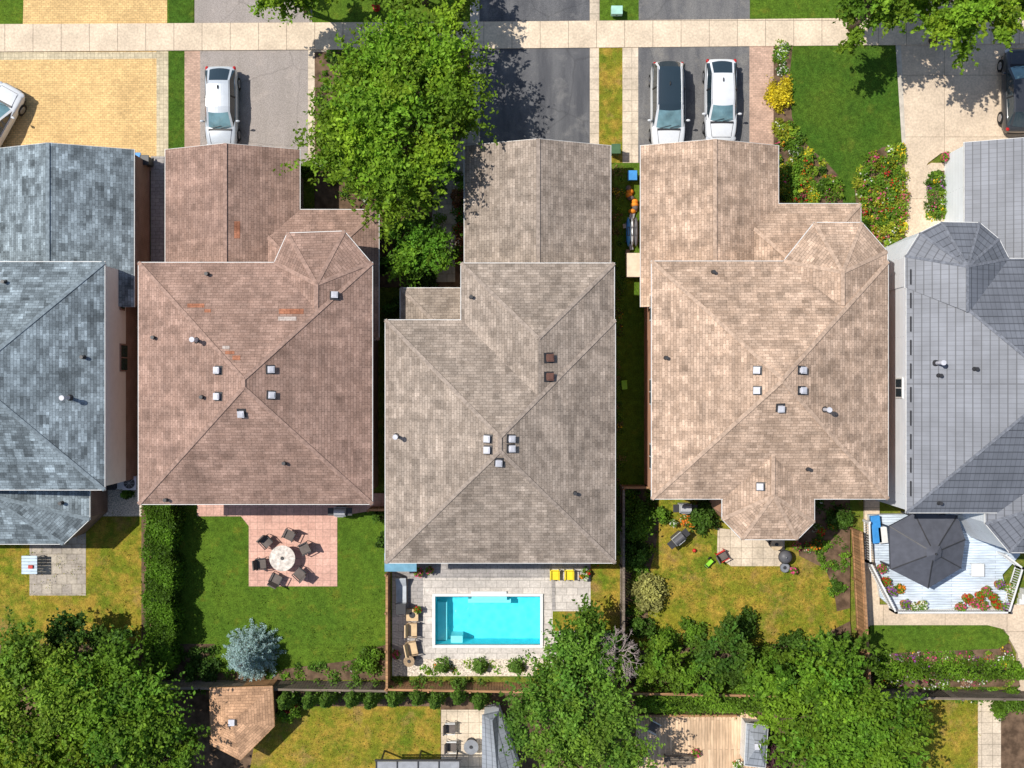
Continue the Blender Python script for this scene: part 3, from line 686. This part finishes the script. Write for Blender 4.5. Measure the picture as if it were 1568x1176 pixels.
# ---------------------------------------------------------------- fences
def fence(name,p,q,h=1.8,mat=FENW):
    a=W(*p);b=W(*q);d=b-a;L=d.length;d.normalize(); m=MB(); ang=math.atan2(d.y,d.x); nrm=Vector((-d.y,d.x,0))
    n=int(L/.15)
    for i in range(n):
        c=a+d*(i+.5)*L/n; hh=h+random.uniform(-.015,.015); m.box((c.x,c.y,hh/2),(.135,.022,hh),mat,ang)
    k=max(1,round(L/2.4))
    for i in range(k+1):
        c=a+d*L*i/k-nrm*.06; m.box((c.x,c.y,h/2+.05),(.1,.1,h+.1),mat,ang)
    for z in(.3,h-.25): c=(a+b)/2-nrm*.03; m.box((c.x,c.y,z),(L,.04,.09),mat,ang)
    c=(a+b)/2; m.box((c.x,c.y,h+.02),(L,.12,.035),mat,ang); m.obj(name)
fence('wooden_fence',(598,872),(598,1042)); fence('wooden_fence',(598,1042),(845,1046))
fence('wooden_fence',(950,742),(950,1046),mat=FENG); fence('wooden_fence',(845,1046),(1330,1054))
fence('wooden_fence',(1303,808),(1316,1040)); fence('wooden_fence',(1330,1054),(1700,1058),mat=FENG)
fence('wooden_fence',(320,1040),(598,1044),mat=FENG); fence('wooden_fence',(950,742),(990,742)); fence('wooden_fence',(570,775),(598,775))
fence('wooden_fence',(-200,1040),(320,1040),mat=FENG)
# ---------------------------------------------------------------- trees & plants
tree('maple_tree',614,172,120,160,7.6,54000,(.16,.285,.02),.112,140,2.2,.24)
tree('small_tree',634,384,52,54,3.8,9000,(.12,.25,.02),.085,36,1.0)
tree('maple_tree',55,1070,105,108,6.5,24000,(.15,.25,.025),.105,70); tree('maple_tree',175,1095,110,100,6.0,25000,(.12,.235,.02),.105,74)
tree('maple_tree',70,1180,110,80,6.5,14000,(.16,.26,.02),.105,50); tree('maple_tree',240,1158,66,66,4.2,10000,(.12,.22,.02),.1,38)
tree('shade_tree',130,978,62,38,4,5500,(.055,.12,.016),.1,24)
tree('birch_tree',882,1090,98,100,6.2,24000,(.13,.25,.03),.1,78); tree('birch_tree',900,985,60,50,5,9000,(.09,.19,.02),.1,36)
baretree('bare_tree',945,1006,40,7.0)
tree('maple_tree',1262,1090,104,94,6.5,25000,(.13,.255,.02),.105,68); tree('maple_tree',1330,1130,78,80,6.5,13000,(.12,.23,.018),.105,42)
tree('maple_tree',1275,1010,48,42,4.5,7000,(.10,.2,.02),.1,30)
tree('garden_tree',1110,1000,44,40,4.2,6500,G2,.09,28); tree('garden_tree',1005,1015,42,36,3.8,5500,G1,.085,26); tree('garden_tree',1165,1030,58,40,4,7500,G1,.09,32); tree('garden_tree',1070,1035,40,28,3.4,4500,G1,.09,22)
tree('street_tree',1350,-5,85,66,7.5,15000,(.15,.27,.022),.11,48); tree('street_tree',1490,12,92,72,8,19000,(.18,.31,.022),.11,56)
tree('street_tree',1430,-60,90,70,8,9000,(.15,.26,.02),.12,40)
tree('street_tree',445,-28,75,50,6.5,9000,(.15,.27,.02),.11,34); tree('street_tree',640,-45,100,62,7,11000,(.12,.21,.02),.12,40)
spruce('blue_spruce',383,1003,46,3.6,(.34,.48,.52))
hedge('cedar_hedge',226,772,266,1020,2.1,20000,(.085,.175,.012))
for x in range(440,752,33): cedar('cedar',x+random.uniform(-4,4),1066+random.uniform(-4,4),17,3.2,(.10,.19,.025),1600)
for x in(678,735,790): cedar('cedar_shrub',x,1021,13,1.2,(.13,.24,.04),700)
hedge('vine_hedge',985,1055,1200,1090,1.7,10000,(.13,.24,.02))
hedge('vine_hedge',1335,1014,1560,1038,.8,5000,(.11,.21,.015))
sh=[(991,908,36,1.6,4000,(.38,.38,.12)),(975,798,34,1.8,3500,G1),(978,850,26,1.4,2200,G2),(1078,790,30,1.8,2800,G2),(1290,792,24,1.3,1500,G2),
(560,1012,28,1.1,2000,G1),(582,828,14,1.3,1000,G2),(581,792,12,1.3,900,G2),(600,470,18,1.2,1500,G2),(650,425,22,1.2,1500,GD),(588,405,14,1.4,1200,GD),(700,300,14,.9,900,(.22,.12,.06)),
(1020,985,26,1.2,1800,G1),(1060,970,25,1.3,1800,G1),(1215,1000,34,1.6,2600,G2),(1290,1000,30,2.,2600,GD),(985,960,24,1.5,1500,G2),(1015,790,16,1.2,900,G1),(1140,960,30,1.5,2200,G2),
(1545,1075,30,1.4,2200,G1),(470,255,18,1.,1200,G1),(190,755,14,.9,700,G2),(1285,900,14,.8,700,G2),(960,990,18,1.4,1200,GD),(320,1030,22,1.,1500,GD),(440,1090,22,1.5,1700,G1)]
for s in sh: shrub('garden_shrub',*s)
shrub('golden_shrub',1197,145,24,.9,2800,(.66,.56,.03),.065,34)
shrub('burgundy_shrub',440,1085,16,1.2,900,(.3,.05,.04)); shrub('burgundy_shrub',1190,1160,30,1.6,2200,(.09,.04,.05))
flowerbed('flower_bed',[(1188,180),(1215,190),(1240,228),(1282,268),(1290,306),(1192,308)],120,[PINK,RED,WHT,YEL,ORG],.7,(G1,G2,G3,YG),.45)
flowerbed('flower_bed',[(1334,235),(1384,224),(1386,378),(1352,380),(1315,330),(1315,265)],170,[PINK,PINK,WHT,YEL,RED],.9,(G1,G3,YG))
flowerbed('flower_bed',[(1420,279),(1431,264),(1450,264),(1457,276),(1457,318),(1440,334),(1423,330)],45,[PINK,WHT,YEL,PUR],.6)
flowerbed('flower_bed',[(1188,66),(1208,66),(1206,110),(1188,112)],12,[WHT],.3)
flowerbed('flower_bed',[(1332,1000),(1545,995),(1555,1045),(1332,1045)],190,[PINK,WHT,WHT,RED,YEL,PUR],.7,(G1,G2,G3,(.25,.15,.1)))
flowerbed('garden_plants',[(956,750),(1000,750),(1000,840),(985,940),(956,950)],70,[WHT,YEL],.9,(G1,G2,G3),.15)
flowerbed('garden_plants',[(1225,765),(1296,765),(1296,900),(1275,915),(1262,870),(1235,845)],40,[RED,ORG,WHT],.6,(G1,G2),.3)
flowerbed('garden_plants',[(956,1010),(1060,990),(1300,990),(1325,1048),(956,1040)],150,[WHT],1.2,(G1,G2,G3),.05)
flowerbed('garden_plants',[(640,1014),(843,1014),(843,1030),(620,1030)],30,[WHT,ORG],.3,(G1,G3),.4)
flowerbed('garden_plants',[(490,180),(700,180),(700,250),(655,430),(590,400),(560,330),(480,250)],130,[WHT],.9,(GD,G2),.05)
flowerbed('garden_plants',[(486,84),(718,84),(716,180),(486,180)],150,[WHT],.4,(GD,G2,G1),.03)
flowerbed('garden_plants',[(698,262),(711,262),(708,400),(698,400)],26,[WHT,RED],.6,(G2,G1,(.2,.08,.04)),.15)
flowerbed('garden_plants',[(1380,1060),(1540,1060),(1540,1072),(1380,1070)],30,[WHT],.6,(G1,G2),.1)
flowerbed('garden_plants',[(0,990),(330,990),(330,1060),(0,1060)],140,[WHT],.9,(GD,G2),.03)
flowerbed('garden_plants',[(1200,1050),(1330,1055),(1330,1176),(1180,1176)],80,[WHT],1.,(GD,G2),.03)
flowerbed('garden_plants',[(345,1024),(540,1012),(592,1000),(592,1036),(345,1036)],34,[WHT],.4,(G1,G2),.05)
flowerbed('weeds',[(941,260),(952,260),(952,740),(944,740)],40,[YEL],.3,(G1,GD,(.2,.16,.06)),.05,.05)
yt=[(.28,.26,.03),(.4,.28,.06),(.14,.2,.02),(.2,.24,.02)]; gt=[(.12,.19,.015),(.09,.15,.012),(.17,.22,.02)]
tufts([(0,780),(220,780),(220,975),(0,985)],900,yt); tufts([(275,800),(380,900),(380,1010),(275,1010)],500,gt); tufts([(385,905),(592,905),(592,1000),(430,1015)],700,gt)
tufts([(1000,870),(1260,870),(1270,960),(1000,990)],1400,yt); tufts([(440,1095),(670,1085),(670,1176),(400,1176)],900,yt); tufts([(1380,1070),(1494,1070),(1494,1176),(1380,1176)],500,yt)
# ---------------------------------------------------------------- garden objects
CU=plain('dark_cushion',(.14,.12,.11),.9,.1); TAN=plain('tan_cushion',(.62,.45,.27),.9,.1); YP=plain('yellow_plastic',(.8,.62,.02),.5,.4); BLU=plain('blue_plastic',(.04,.25,.6),.5,.4); REDP=plain('red_plastic',(.5,.03,.02),.5,.4)
ORP=plain('orange_plastic',(.75,.28,.03),.6,.3); WICK=plain('wicker',(.34,.24,.15),.85,.2,var=.3,sc=20); STONE=plain('pale_stone',(.5,.42,.33),.9,.2,var=.2); TERR=plain('terracotta',(.45,.17,.08),.8,.2); LIMEP=plain('lime_plastic',(.25,.6,.03),.5,.4)
ZG=zc_[0]
def place(px,py,ang=0): return Matrix.Translation(W(px,py,.3)*1+Vector((0,0,ZG-.3)))@Matrix.Rotation(ang,4,'Z')
def chair(px,py,ang,frame=DARK,cush=CU,name='patio_chair',w=.58):
    m=MB(); m.T=place(px,py,ang)
    m.box((0,0,.42),(.52,w-.06,.07),cush); m.box((-.29,0,.68),(.07,w-.06,.55),cush,M=Matrix.Rotation(-.22,4,'Y'))
    for y in(-w/2,w/2):
        m.box((0,y,.62),(.55,.05,.035),frame); 
        for x in(-.25,.25): m.box((x,y,.31),(.04,.04,.62),frame)
    m.box((0,0,.37),(.52,w,.03),frame); m.obj(name,bevel=.01)
def rtable(px,py,r,mat,name='patio_table'):
    m=MB(); m.T=place(px,py); m.cone((0,0,.70),(0,0,.74),r,r,mat,32); m.cone((0,0,0),(0,0,.70),.05,.05,DARK,10); m.cone((0,0,0),(0,0,.04),.3,.28,DARK,16)
    for k in range(4): a=k*1.57+.78; m.cone((r*.7*math.cos(a),r*.7*math.sin(a),0),(r*.6*math.cos(a),r*.6*math.sin(a),.7),.025,.025,DARK,6)
    m.cone((0,0,.74),(0,0,.80),.10,.08,DARK,12); m.obj(name)
rtable(436,852,.70,plain('table_stone',(.60,.54,.48),.6,.3,var=.3,sc=6))
for k in range(6):
    a=math.radians(15+60*k+random.uniform(-8,8)); chair(436+35*math.cos(a),852-35*math.sin(a),a+math.pi+random.uniform(-.2,.2))
def bbq(px,py,ang=0,c=DARK):
    m=MB(); m.T=place(px,py,ang); m.box((0,0,.45),(.6,.45,.75),c); m.box((0,0,.86),(.66,.5,.08),GREYM)
    m.cone((-.3,0,.95),(.3,0,.95),.21,.21,c,16); m.box((.5,0,.86),(.32,.42,.04),DARK); m.box((-.5,0,.86),(.32,.42,.04),DARK); m.box((0,-.26,1.0),(.45,.04,.04),GREYM)
    for x in(-.25,.25): m.cone((x,-.27,.08),(x,-.2,.08),.08,.08,RUB,10)
    m.obj('barbecue_grill',bevel=.01)
CH=plain('charcoal',(.10,.10,.11),.5,.4); LG=plain('light_grey_cover',(.45,.45,.46),.6,.3)
bbq(524,781,0,LG); bbq(1036,822,math.radians(40),CH); bbq(1046,776,0,LG)
def pot(px,py,r=.22,mat=TERR,pal=(PINK,),z0=None,h=.35):
    e=empty('potted_plant'); c=W(px,py,(z0 or 0)+.3); z=ZG if z0 is None else z0; m=MB(); m.cone((c.x,c.y,z),(c.x,c.y,z+h),r*.7,r,mat,14); m.obj('pot',e)
    n=160; d=rng.normal(size=(n,3)); d/=np.linalg.norm(d,axis=1)[:,None]; d[:,2]=np.abs(d[:,2]); C=d*rng.uniform(.4,1,(n,1))*np.array([r*1.3,r*1.3,.35])+np.array([c.x,c.y,z+h])
    col=np.array(G1)[None]*rng.uniform(.7,1.4,(n,1)); s=rng.random(n)<.35; col[s]=np.array(random.choice(pal)); leafmesh('plant',C,.06,col,.6,e,.7)
def ac(px,py):
    m=MB(); m.T=place(px,py); m.box((0,0,.4),(.75,.75,.8),VENT); m.cone((0,0,.8),(0,0,.83),.3,.3,DARK,20); 
    for r in(.12,.2,.27): m.cone((0,0,.83),(0,0,.835+r*.01),r,r,GREYM,20,False)
    for k in range(4): m.box((0,0,.84+k*.003),(.6,.02,.01),GREYM,k*.785)
    m.obj('air_conditioner',bevel=.02)
ac(205,738)
def bin_(px,py,mat,w=.55,h=1.,name='wheeled_bin'):
    m=MB(); m.T=place(px,py); m.prism([(-w*.42,-w*.42),(w*.42,-w*.42),(w*.42,w*.42),(-w*.42,w*.42)],.05,h*.9,mat); m.box((0,0,h*.94),(w,w*1.05,.07),mat); m.cone((-w*.4,w*.5,h*.95),(w*.4,w*.5,h*.95),.025,.025,DARK,8)
    for s in(-1,1): m.cone((s*w*.38,w*.42,.1),(s*w*.44,w*.42,.1),.1,.1,RUB,12)
    m.obj(name,bevel=.02)
bin_(967,271,BLU,.5,.6); bin_(216,247,BLU,.55); bin_(229,250,DARK,.5); bin_(941,233,plain('green_plastic',(.05,.12,.05)),.5); bin_(177,741,DARK,.5,.8); bin_(190,742,WHITE,.4,.6)
m=MB()
for k in range(8):
    c=W(966+random.uniform(-7,7),288+k*5,.4); m.ell((c.x,c.y,.28),(random.uniform(.15,.24),random.uniform(.14,.22),.26),ORP if k%3 else CU)
m.obj('garbage_bags',smooth=True)
for x,mt in((962,BLU),(968,GREYM),(974,CH)):
    m=MB(); a=W(x,332,.5);b=W(x,378,.5); mid=(a+b)/2; m.ell((mid.x,mid.y,.5),(.12,(a.y-b.y)/2,.18),mt,12,8); m.box((mid.x,mid.y,.64),(.12,.5,.06),DARK); m.box((mid.x,mid.y+.5,.2),(.3,.06,.4),DARK); m.box((mid.x,mid.y-.5,.2),(.3,.06,.4),DARK); m.obj('kayak',smooth=False)
m=MB()
for k in range(9):
    c=W(966+random.uniform(-9,6),322+k*8,.3); m.box((c.x,c.y,.18+.01*k),(random.uniform(.1,.3),random.uniform(.15,.5),.25),random.choice([STONE,GREYM,CU,FENG,WHITE]),random.uniform(-.3,.3))
m.obj('stored_lumber',bevel=.01)
m=MB(); m.T=place(956,590,.1); m.box((0,0,.12),(.3,.45,.06),LIMEP); m.box((0,.24,.25),(.3,.05,.3),LIMEP)
for x in(-.12,.12): 
    for y in(-.18,.18): m.cone((x,y,0),(x,y,.1),.03,.03,LIMEP,8)
m.obj('toy_chair',bevel=.01)
m=MB(); m.T=place(970,408); m.box((0,0,.4),(.85,1.2,.75),plain('beige_plastic',(.6,.5,.36))); m.box((0,0,.8),(.95,1.3,.08),plain('beige_plastic2',(.65,.56,.42))); m.box((0,-.66,.5),(.2,.04,.1),DARK); m.obj('storage_box',bevel=.03)
def lounge(px,py,ang,cush=TAN,L=1.7):
    m=MB(); m.T=place(px,py,ang); m.box((0,0,.22),(L,.65,.12),WICK); m.box((-.15,0,.32),(L*.7,.58,.1),cush); m.box((L*.38,0,.45),(.6,.58,.1),cush,M=Matrix.Rotation(-.6,4,'Y'))
    for x in(-L*.42,L*.42):
        for y in(-.28,.28): m.box((x,y,.1),(.06,.06,.2),WICK)
    m.obj('sun_lounger',bevel=.02)
chair(632,962,0,WICK,TAN,'wicker_armchair',.75); chair(632,990,.2,WICK,TAN,'wicker_armchair',.75)
rtable(628,1008,.3,WICK,'side_table')
m=MB(); m.T=place(632,940); m.box((0,0,.2),(.6,.6,.3),WICK); m.box((0,0,.37),(.66,.66,.05),TAN); m.cone((0,0,.395),(0,0,.42),.18,.16,DARK,14); m.obj('fire_table',bevel=.02)
lounge(615,905,math.pi/2,plain('grey_cushion',(.45,.48,.52),.9,.1),1.4)
m=MB(); m.T=place(616,928); m.box((0,0,.45),(.5,.5,.9),GREYM); m.box((0,0,.93),(.56,.56,.06),DARK); m.obj('pool_pump_cabinet',bevel=.02)
chair(849,879,-1.57,YP,YP,'yellow_chair',.48); chair(871,879,-1.57,YP,YP,'yellow_chair',.48)
m=MB(); m.T=Matrix.Translation(W(614,860,2.1)+Vector((0,0,-2.1+ZG))); 
for x in(-.7,.7):
    for y in(-.4,.4): m.box((x,y,1.),(.06,.06,2.),DARK)
m.box((0,0,2.1),(1.7,1.,.05),plain('blue_canopy',(.16,.34,.45),.7,.3),M=Matrix.Rotation(.12,4,'X')); m.box((0,0,2.02),(1.6,.9,.05),DARK); m.obj('grill_canopy',bevel=.01)
pot(642,875); pot(658,872,.18); pot(640,932,.18,TERR,(RED,)); pot(912,858,.2,TERR,(RED,)); pot(838,990,.2,STONE,(WHT,)); pot(607,1000,.2)
for k in range(6): pot(895+random.uniform(-6,6),870+k*3,.1,TERR,(RED,ORG,WHT),h=.2)
m=MB(); m.T=place(53,862); 
for x in(-.4,.4):
    for y in(-.4,.4): m.box((x,y,.35),(.06,.06,.7),WHITE)
PBW=plain('pale_blue_wood',(.5,.62,.72))
for k in range(6): m.box((0,-.42+k*.168,.72),(.85,.15,.04),PBW)
m.box((.1,-.1,.79),(.25,.18,.1),REDP); m.obj('garden_table',bevel=.01)
chair(1104,850,.5,REDP,CU,'red_chair',.5); rtable(1185,831,.33,plain('tan_table',(.5,.38,.24)),'side_table')
def kettle(px,py,r=.32):
    m=MB(); m.T=place(px,py)
    for k in range(3): a=k*2.09; m.cone((.3*math.cos(a),.3*math.sin(a),0),(.1*math.cos(a),.1*math.sin(a),.6),.02,.02,DARK,6)
    m.ell((0,0,.72),(r,r,.26),CH,20,10); m.cone((0,0,.97),(0,0,1.02),.03,.06,GREYM,8); m.cone((0,0,.70),(0,0,.74),r*1.06,r*1.06,DARK,24); m.obj('kettle_grill',smooth=True)
kettle(1198,850,.36)
m=MB(); m.T=place(1200,868); m.cone((0,0,0),(0,0,.35),.2,.27,CH,18); m.cone((0,0,.35),(0,0,.37),.24,.24,GREYM,18); m.cone((0,0,.37),(0,0,.40),.1,.08,DARK,10); m.obj('fire_bowl')
m=MB(); c=W(990,822,.2); 
for k in range(16):
    a=k*math.pi/8; m.cone((c.x+.42*math.cos(a),c.y+.42*math.sin(a),.15),(c.x+.42*math.cos(a+.4),c.y+.42*math.sin(a+.4),.15),.035,.035,BLU,8)
m.cone((c.x,c.y,ZG-.1),(c.x,c.y,.12),.4,.42,plain('pool_floor_blue',(.15,.45,.6)),20); m.obj('paddling_pool')
pot(1048,795,.3,STONE,(ORG,)); pot(1218,835,.2); pot(1212,872,.18,STONE); pot(1058,800,.2,TERR,(ORG,)); pot(1030,800,.18,TERR,(WHT,)); pot(1255,812,.2,STONE,(RED,)); pot(1243,838,.15,TERR,(ORG,))
m=MB(); c=W(1030,806,.3)
for k in range(5): m.box((c.x-.3+k*.15,c.y,.12+k*.002),(.12,.9,.04),FENG,.5)
m.obj('wood_planks')
# toys on the lawn
m=MB(); c=W(1062,842,.1); m.ell((c.x,c.y,ZG+.11),(.11,.11,.11),REDP,14,10); m.obj('toy_ball',smooth=True)
m=MB(); m.T=place(1085,862,.8); m.box((0,0,.22),(.5,.2,.12),LIMEP); m.box((-.2,0,.38),(.05,.3,.04),DARK)
for x,y in((-.22,0),(.22,-.16),(.22,.16)): m.cone((x,y-.025,.1),(x,y+.025,.1),.1,.1,RUB,14)
m.obj('toy_tricycle',bevel=.01)
# yard 5 deck, gazebo, railing
dz=.55; D=[(1330,788),(1560,786),(1562,850),(1535,880),(1545,925),(1375,938),(1348,915)]
m=MB(); m.prism([tuple(W(x,y,dz)[:2]) for x,y in D][::-1],0,dz,DECKB,WHITE); m.obj('painted_deck')
def railing(pts,z,mat=WHITE,h=.95):
    m=MB(); 
    for (a,b) in zip(pts[:-1],pts[1:]):
        p=W(*a,z+h);q=W(*b,z+h); L=(q-p).length
        m.beam(p,q,.09,.05,mat); m.beam(p-Vector((0,0,h-.12)),q-Vector((0,0,h-.12)),.05,.05,mat)
        n=int(L/.13)
        for i in range(n+1):
            c=p.lerp(q,i/max(1,n)); m.box((c.x,c.y,z+h/2),(.035,.035,h-.1),mat)
        for c in(p,q): m.box((c.x,c.y,z+h/2+.05),(.11,.11,h+.1),mat)
    m.obj('white_railing')
railing([(1331,800),(1333,862),(1372,938),(1545,938)],dz); railing([(1545,938),(1566,870),(1540,850)],dz)
m=MB()
for i in range(4):
    c=W(1582-i*2,905+i*8,.2); m.box((c.x,c.y,.07+(3-i)*.07),(1.3,.3,.14+(3-i)*.14),WHITE)
m.obj('deck_stairs')
gz=MB(); gc=W(1420,843,2.6); fab=plain('charcoal_canopy',(.085,.09,.11),.8,.2,var=.1)
ring=[W(x,y,2.6) for x,y in((1362,806),(1400,786),(1466,789),(1478,826),(1472,870),(1421,901),(1364,872))]
ap=Vector((gc.x,gc.y,3.55))
mid=[r.lerp(ap,.62)+Vector((0,0,-.05)) for r in ring]; n=len(ring)
for k in range(n):
    a,b=ring[k],ring[(k+1)%n]; c,d=mid[(k+1)%n],mid[k]; gz.poly([a,b,c,d],fab); gz.poly([d,c,ap],fab)
    gz.poly([a,b,b-Vector((0,0,.2)),a-Vector((0,0,.2))],fab); gz.beam(a,d,.05,.04,DARK,.02); gz.beam(d,ap,.05,.04,DARK,.02)
    p=a.lerp(gc,.08); gz.box((p.x,p.y,1.55),(.08,.08,2.05),DARK)
t=[r.lerp(ap,.8)+Vector((0,0,.16)) for r in ring]
for k in range(n): gz.poly([t[k],t[(k+1)%n],ap+Vector((0,0,.2))],fab)
gz.ell(ap+Vector((0,0,.25)),(.06,.06,.1),DARK); gz.obj('gazebo')
for p in((1385,925),(1400,930),(1412,926),(1470,930),(1480,916),(1490,922),(1505,928),(1520,915),(1538,930),(1365,905),(1356,890),(1530,895),(1510,905),(1500,912),(1350,870),(1545,900),(1525,925)): pot(*p,.24,TERR,(PINK,RED,WHT,PUR),dz)
m=MB(); c=W(1345,812,1.4); 
for k in range(2): m.box((c.x+k*.35,c.y-.3*k,dz+.45),(.5,1.5-k*.6,.25),BLU if k==0 else WHITE,.1)
m.box((c.x,c.y,dz+.16),(.45,1.4,.3),GREYM); m.obj('deck_storage_bench',bevel=.03)
m=MB(); m.T=place(1490,870)@Matrix.Translation((0,0,dz-ZG)); m.box((0,0,.36),(.7,.7,.05),WHITE)
for x in(-.3,.3):
    for y in(-.3,.3): m.box((x,y,.17),(.05,.05,.34),WHITE)
m.obj('deck_table',bevel=.01)
for p in((1445,242),(1375,900),): pot(*p,.25,TERR,(ORG,PINK))
# ---------------------------------------------------------------- bottom structures
SHED=shingle('shingle_shed',(.50,.30,.18),.14,.15)
def shed(name,P,apx,ze,hz,rm,wm):
    m=MB(); R=[W(x,y,ze) for x,y in P]; a=W(*apx,ze); a.z=hz
    for k in range(len(R)): m.poly([R[k],R[(k+1)%len(R)],a],rm); m.beam(R[k],R[(k+1)%len(R)],.05,.1,wm,-.06)
    c=sum(R,Vector())/len(R); m.prism([tuple(r.lerp(c,.1)[:2]) for r in R],0,ze-.02,wm); m.box((a.x,a.y,hz-.0),(.32,.32,.2),VENT); m.obj(name)
shed('garden_shed',[(321,1054),(417,1051),(420,1112),(368,1164),(322,1140)][::-1],(360,1100),2.2,2.9,SHED,FENW)
fl=MB(); GRF=metalroof('shed_metal',(.27,.29,.32))
R=[W(x,y,2.4) for x,y in((738,1094),(764,1088),(800,1190),(738,1200))]
a=W(754,1104,3.0);b=W(762,1190,3.0)
fl.poly([R[0],a,b,R[3]],GRF); fl.poly([R[1],R[2],b,a],GRF); fl.poly([R[0],R[1],a],GRF); fl.poly([R[3],b,R[2]],GRF)
cc=sum(R,Vector())/4; fl.prism([tuple(r.lerp(cc,.12)[:2]) for r in R],0,2.38,SID); fl.obj('garden_house')
m=MB()
for x in(582,640,698): 
    for y in(1170,1225): c=W(x,y,2.3); m.box((c.x,c.y,1.15),(.08,.08,2.3),DARK)
P=[W(x,y,2.4) for x,y in((576,1166),(704,1166),(704,1230),(576,1230))]
m.prism([tuple(p[:2]) for p in P][::-1],2.38,2.42,plain('polycarbonate_panel',(.30,.31,.33),.3,.5))
for x in(576,608,640,672,704): m.beam(W(x,1164,2.45),W(x,1232,2.45),.06,.05,DARK)
m.beam(W(574,1164,2.45),W(706,1164,2.45),.08,.09,DARK); m.obj('pergola')
m=MB(); m.prism([tuple(W(x,y,.4)[:2]) for x,y in((975,1095),(1135,1095),(1135,1080),(1172,1110),(1172,1300),(968,1300))][::-1],0,.4,DECKW); m.obj('wooden_deck')
m=MB(); m.beam(W(975,1096,.9),W(1128,1096,.9),.12,.06,FENW)
for x in range(975,1130,8): c=W(x,1096,.6); m.box((c.x,c.y,.62),(.04,.04,.5),FENW)
m.obj('deck_railing')
shed('storage_shed',[(1143,1108),(1176,1112),(1172,1176),(1140,1172)][::-1],(1158,1140),1.9,2.2,GRF,WHITE)
def bench(px,py,ang):
    m=MB(); m.T=place(px,py,ang)@Matrix.Translation((0,0,.3))
    for k in range(4): m.box((0,-.2+k*.13,.45),(1.5,.1,.04),FENG)
    for k in range(2): m.box((0,.3,.6+k*.15),(1.5,.03,.1),FENG)
    for x in(-.65,.65): m.box((x,0,.22),(.06,.45,.45),FENG)
    m.obj('garden_bench')
bench(1035,1158,0); chair(690,1112,0,WHITE,CU); chair(692,1140,0,WHITE,CU); rtable(722,1138,.4,GREYM); chair(1000,1110,-.5,WHITE,CU)
pot(1065,1150,.2); pot(1128,1168,.25,TERR,(WHT,)); pot(985,1150,.2,STONE,(RED,))
UG=plain('utility_green',(.35,.6,.5))
m=MB(); m.T=place(944,18); m.prism([(-.3,-.22),(.3,-.22),(.3,.22),(-.3,.22)],0,.35,UG); m.box((0,0,.38),(.62,.46,.05),UG); m.box((0,-.24,.2),(.1,.03,.05),DARK); m.obj('utility_box',bevel=.02)
m=MB(); c=W(575,8,.5); m.cone((c.x,c.y,0),(c.x,c.y,.65),.14,.12,REDP,14); m.ell((c.x,c.y,.67),(.13,.13,.12),REDP); m.cone((c.x-.22,c.y,.45),(c.x+.22,c.y,.45),.06,.06,REDP,10); m.cone((c.x,c.y,0),(c.x,c.y,.06),.2,.2,REDP,14); m.obj('fire_hydrant')
# ---------------------------------------------------------------- light & camera
el=math.radians(60); sx,sy=-.92,.38; nrm=math.hypot(sx,sy); sx/=nrm; sy/=nrm
w=bpy.data.worlds.new('World'); scene.world=w; w.use_nodes=True; nt=w.node_tree
sky=nt.nodes.new('ShaderNodeTexSky'); sky.sky_type='NISHITA'; sky.sun_disc=False; sky.sun_elevation=el; sky.sun_rotation=math.atan2(sx,sy)
nt.links.new(sky.outputs[0],nt.nodes['Background'].inputs[0]); nt.nodes['Background'].inputs[1].default_value=.12
L=bpy.data.lights.new('sun','SUN'); L.energy=4.8; L.angle=math.radians(.5); L.color=(1,.95,.87)
lo=bpy.data.objects.new('sun',L); scene.collection.objects.link(lo)
lo.rotation_euler=Vector((-sx*math.cos(el),-sy*math.cos(el),-math.sin(el))).to_track_quat('-Z','Y').to_euler()
cam=bpy.data.cameras.new('camera'); co=bpy.data.objects.new('camera',cam); scene.collection.objects.link(co)
co.location=(0,0,H); co.rotation_euler=(0,0,0); cam.sensor_width=36; cam.lens=36*H/(2*784*S); cam.clip_end=2000; scene.camera=co
scene.view_settings.view_transform='Standard'; scene.view_settings.look='None'; scene.view_settings.exposure=0
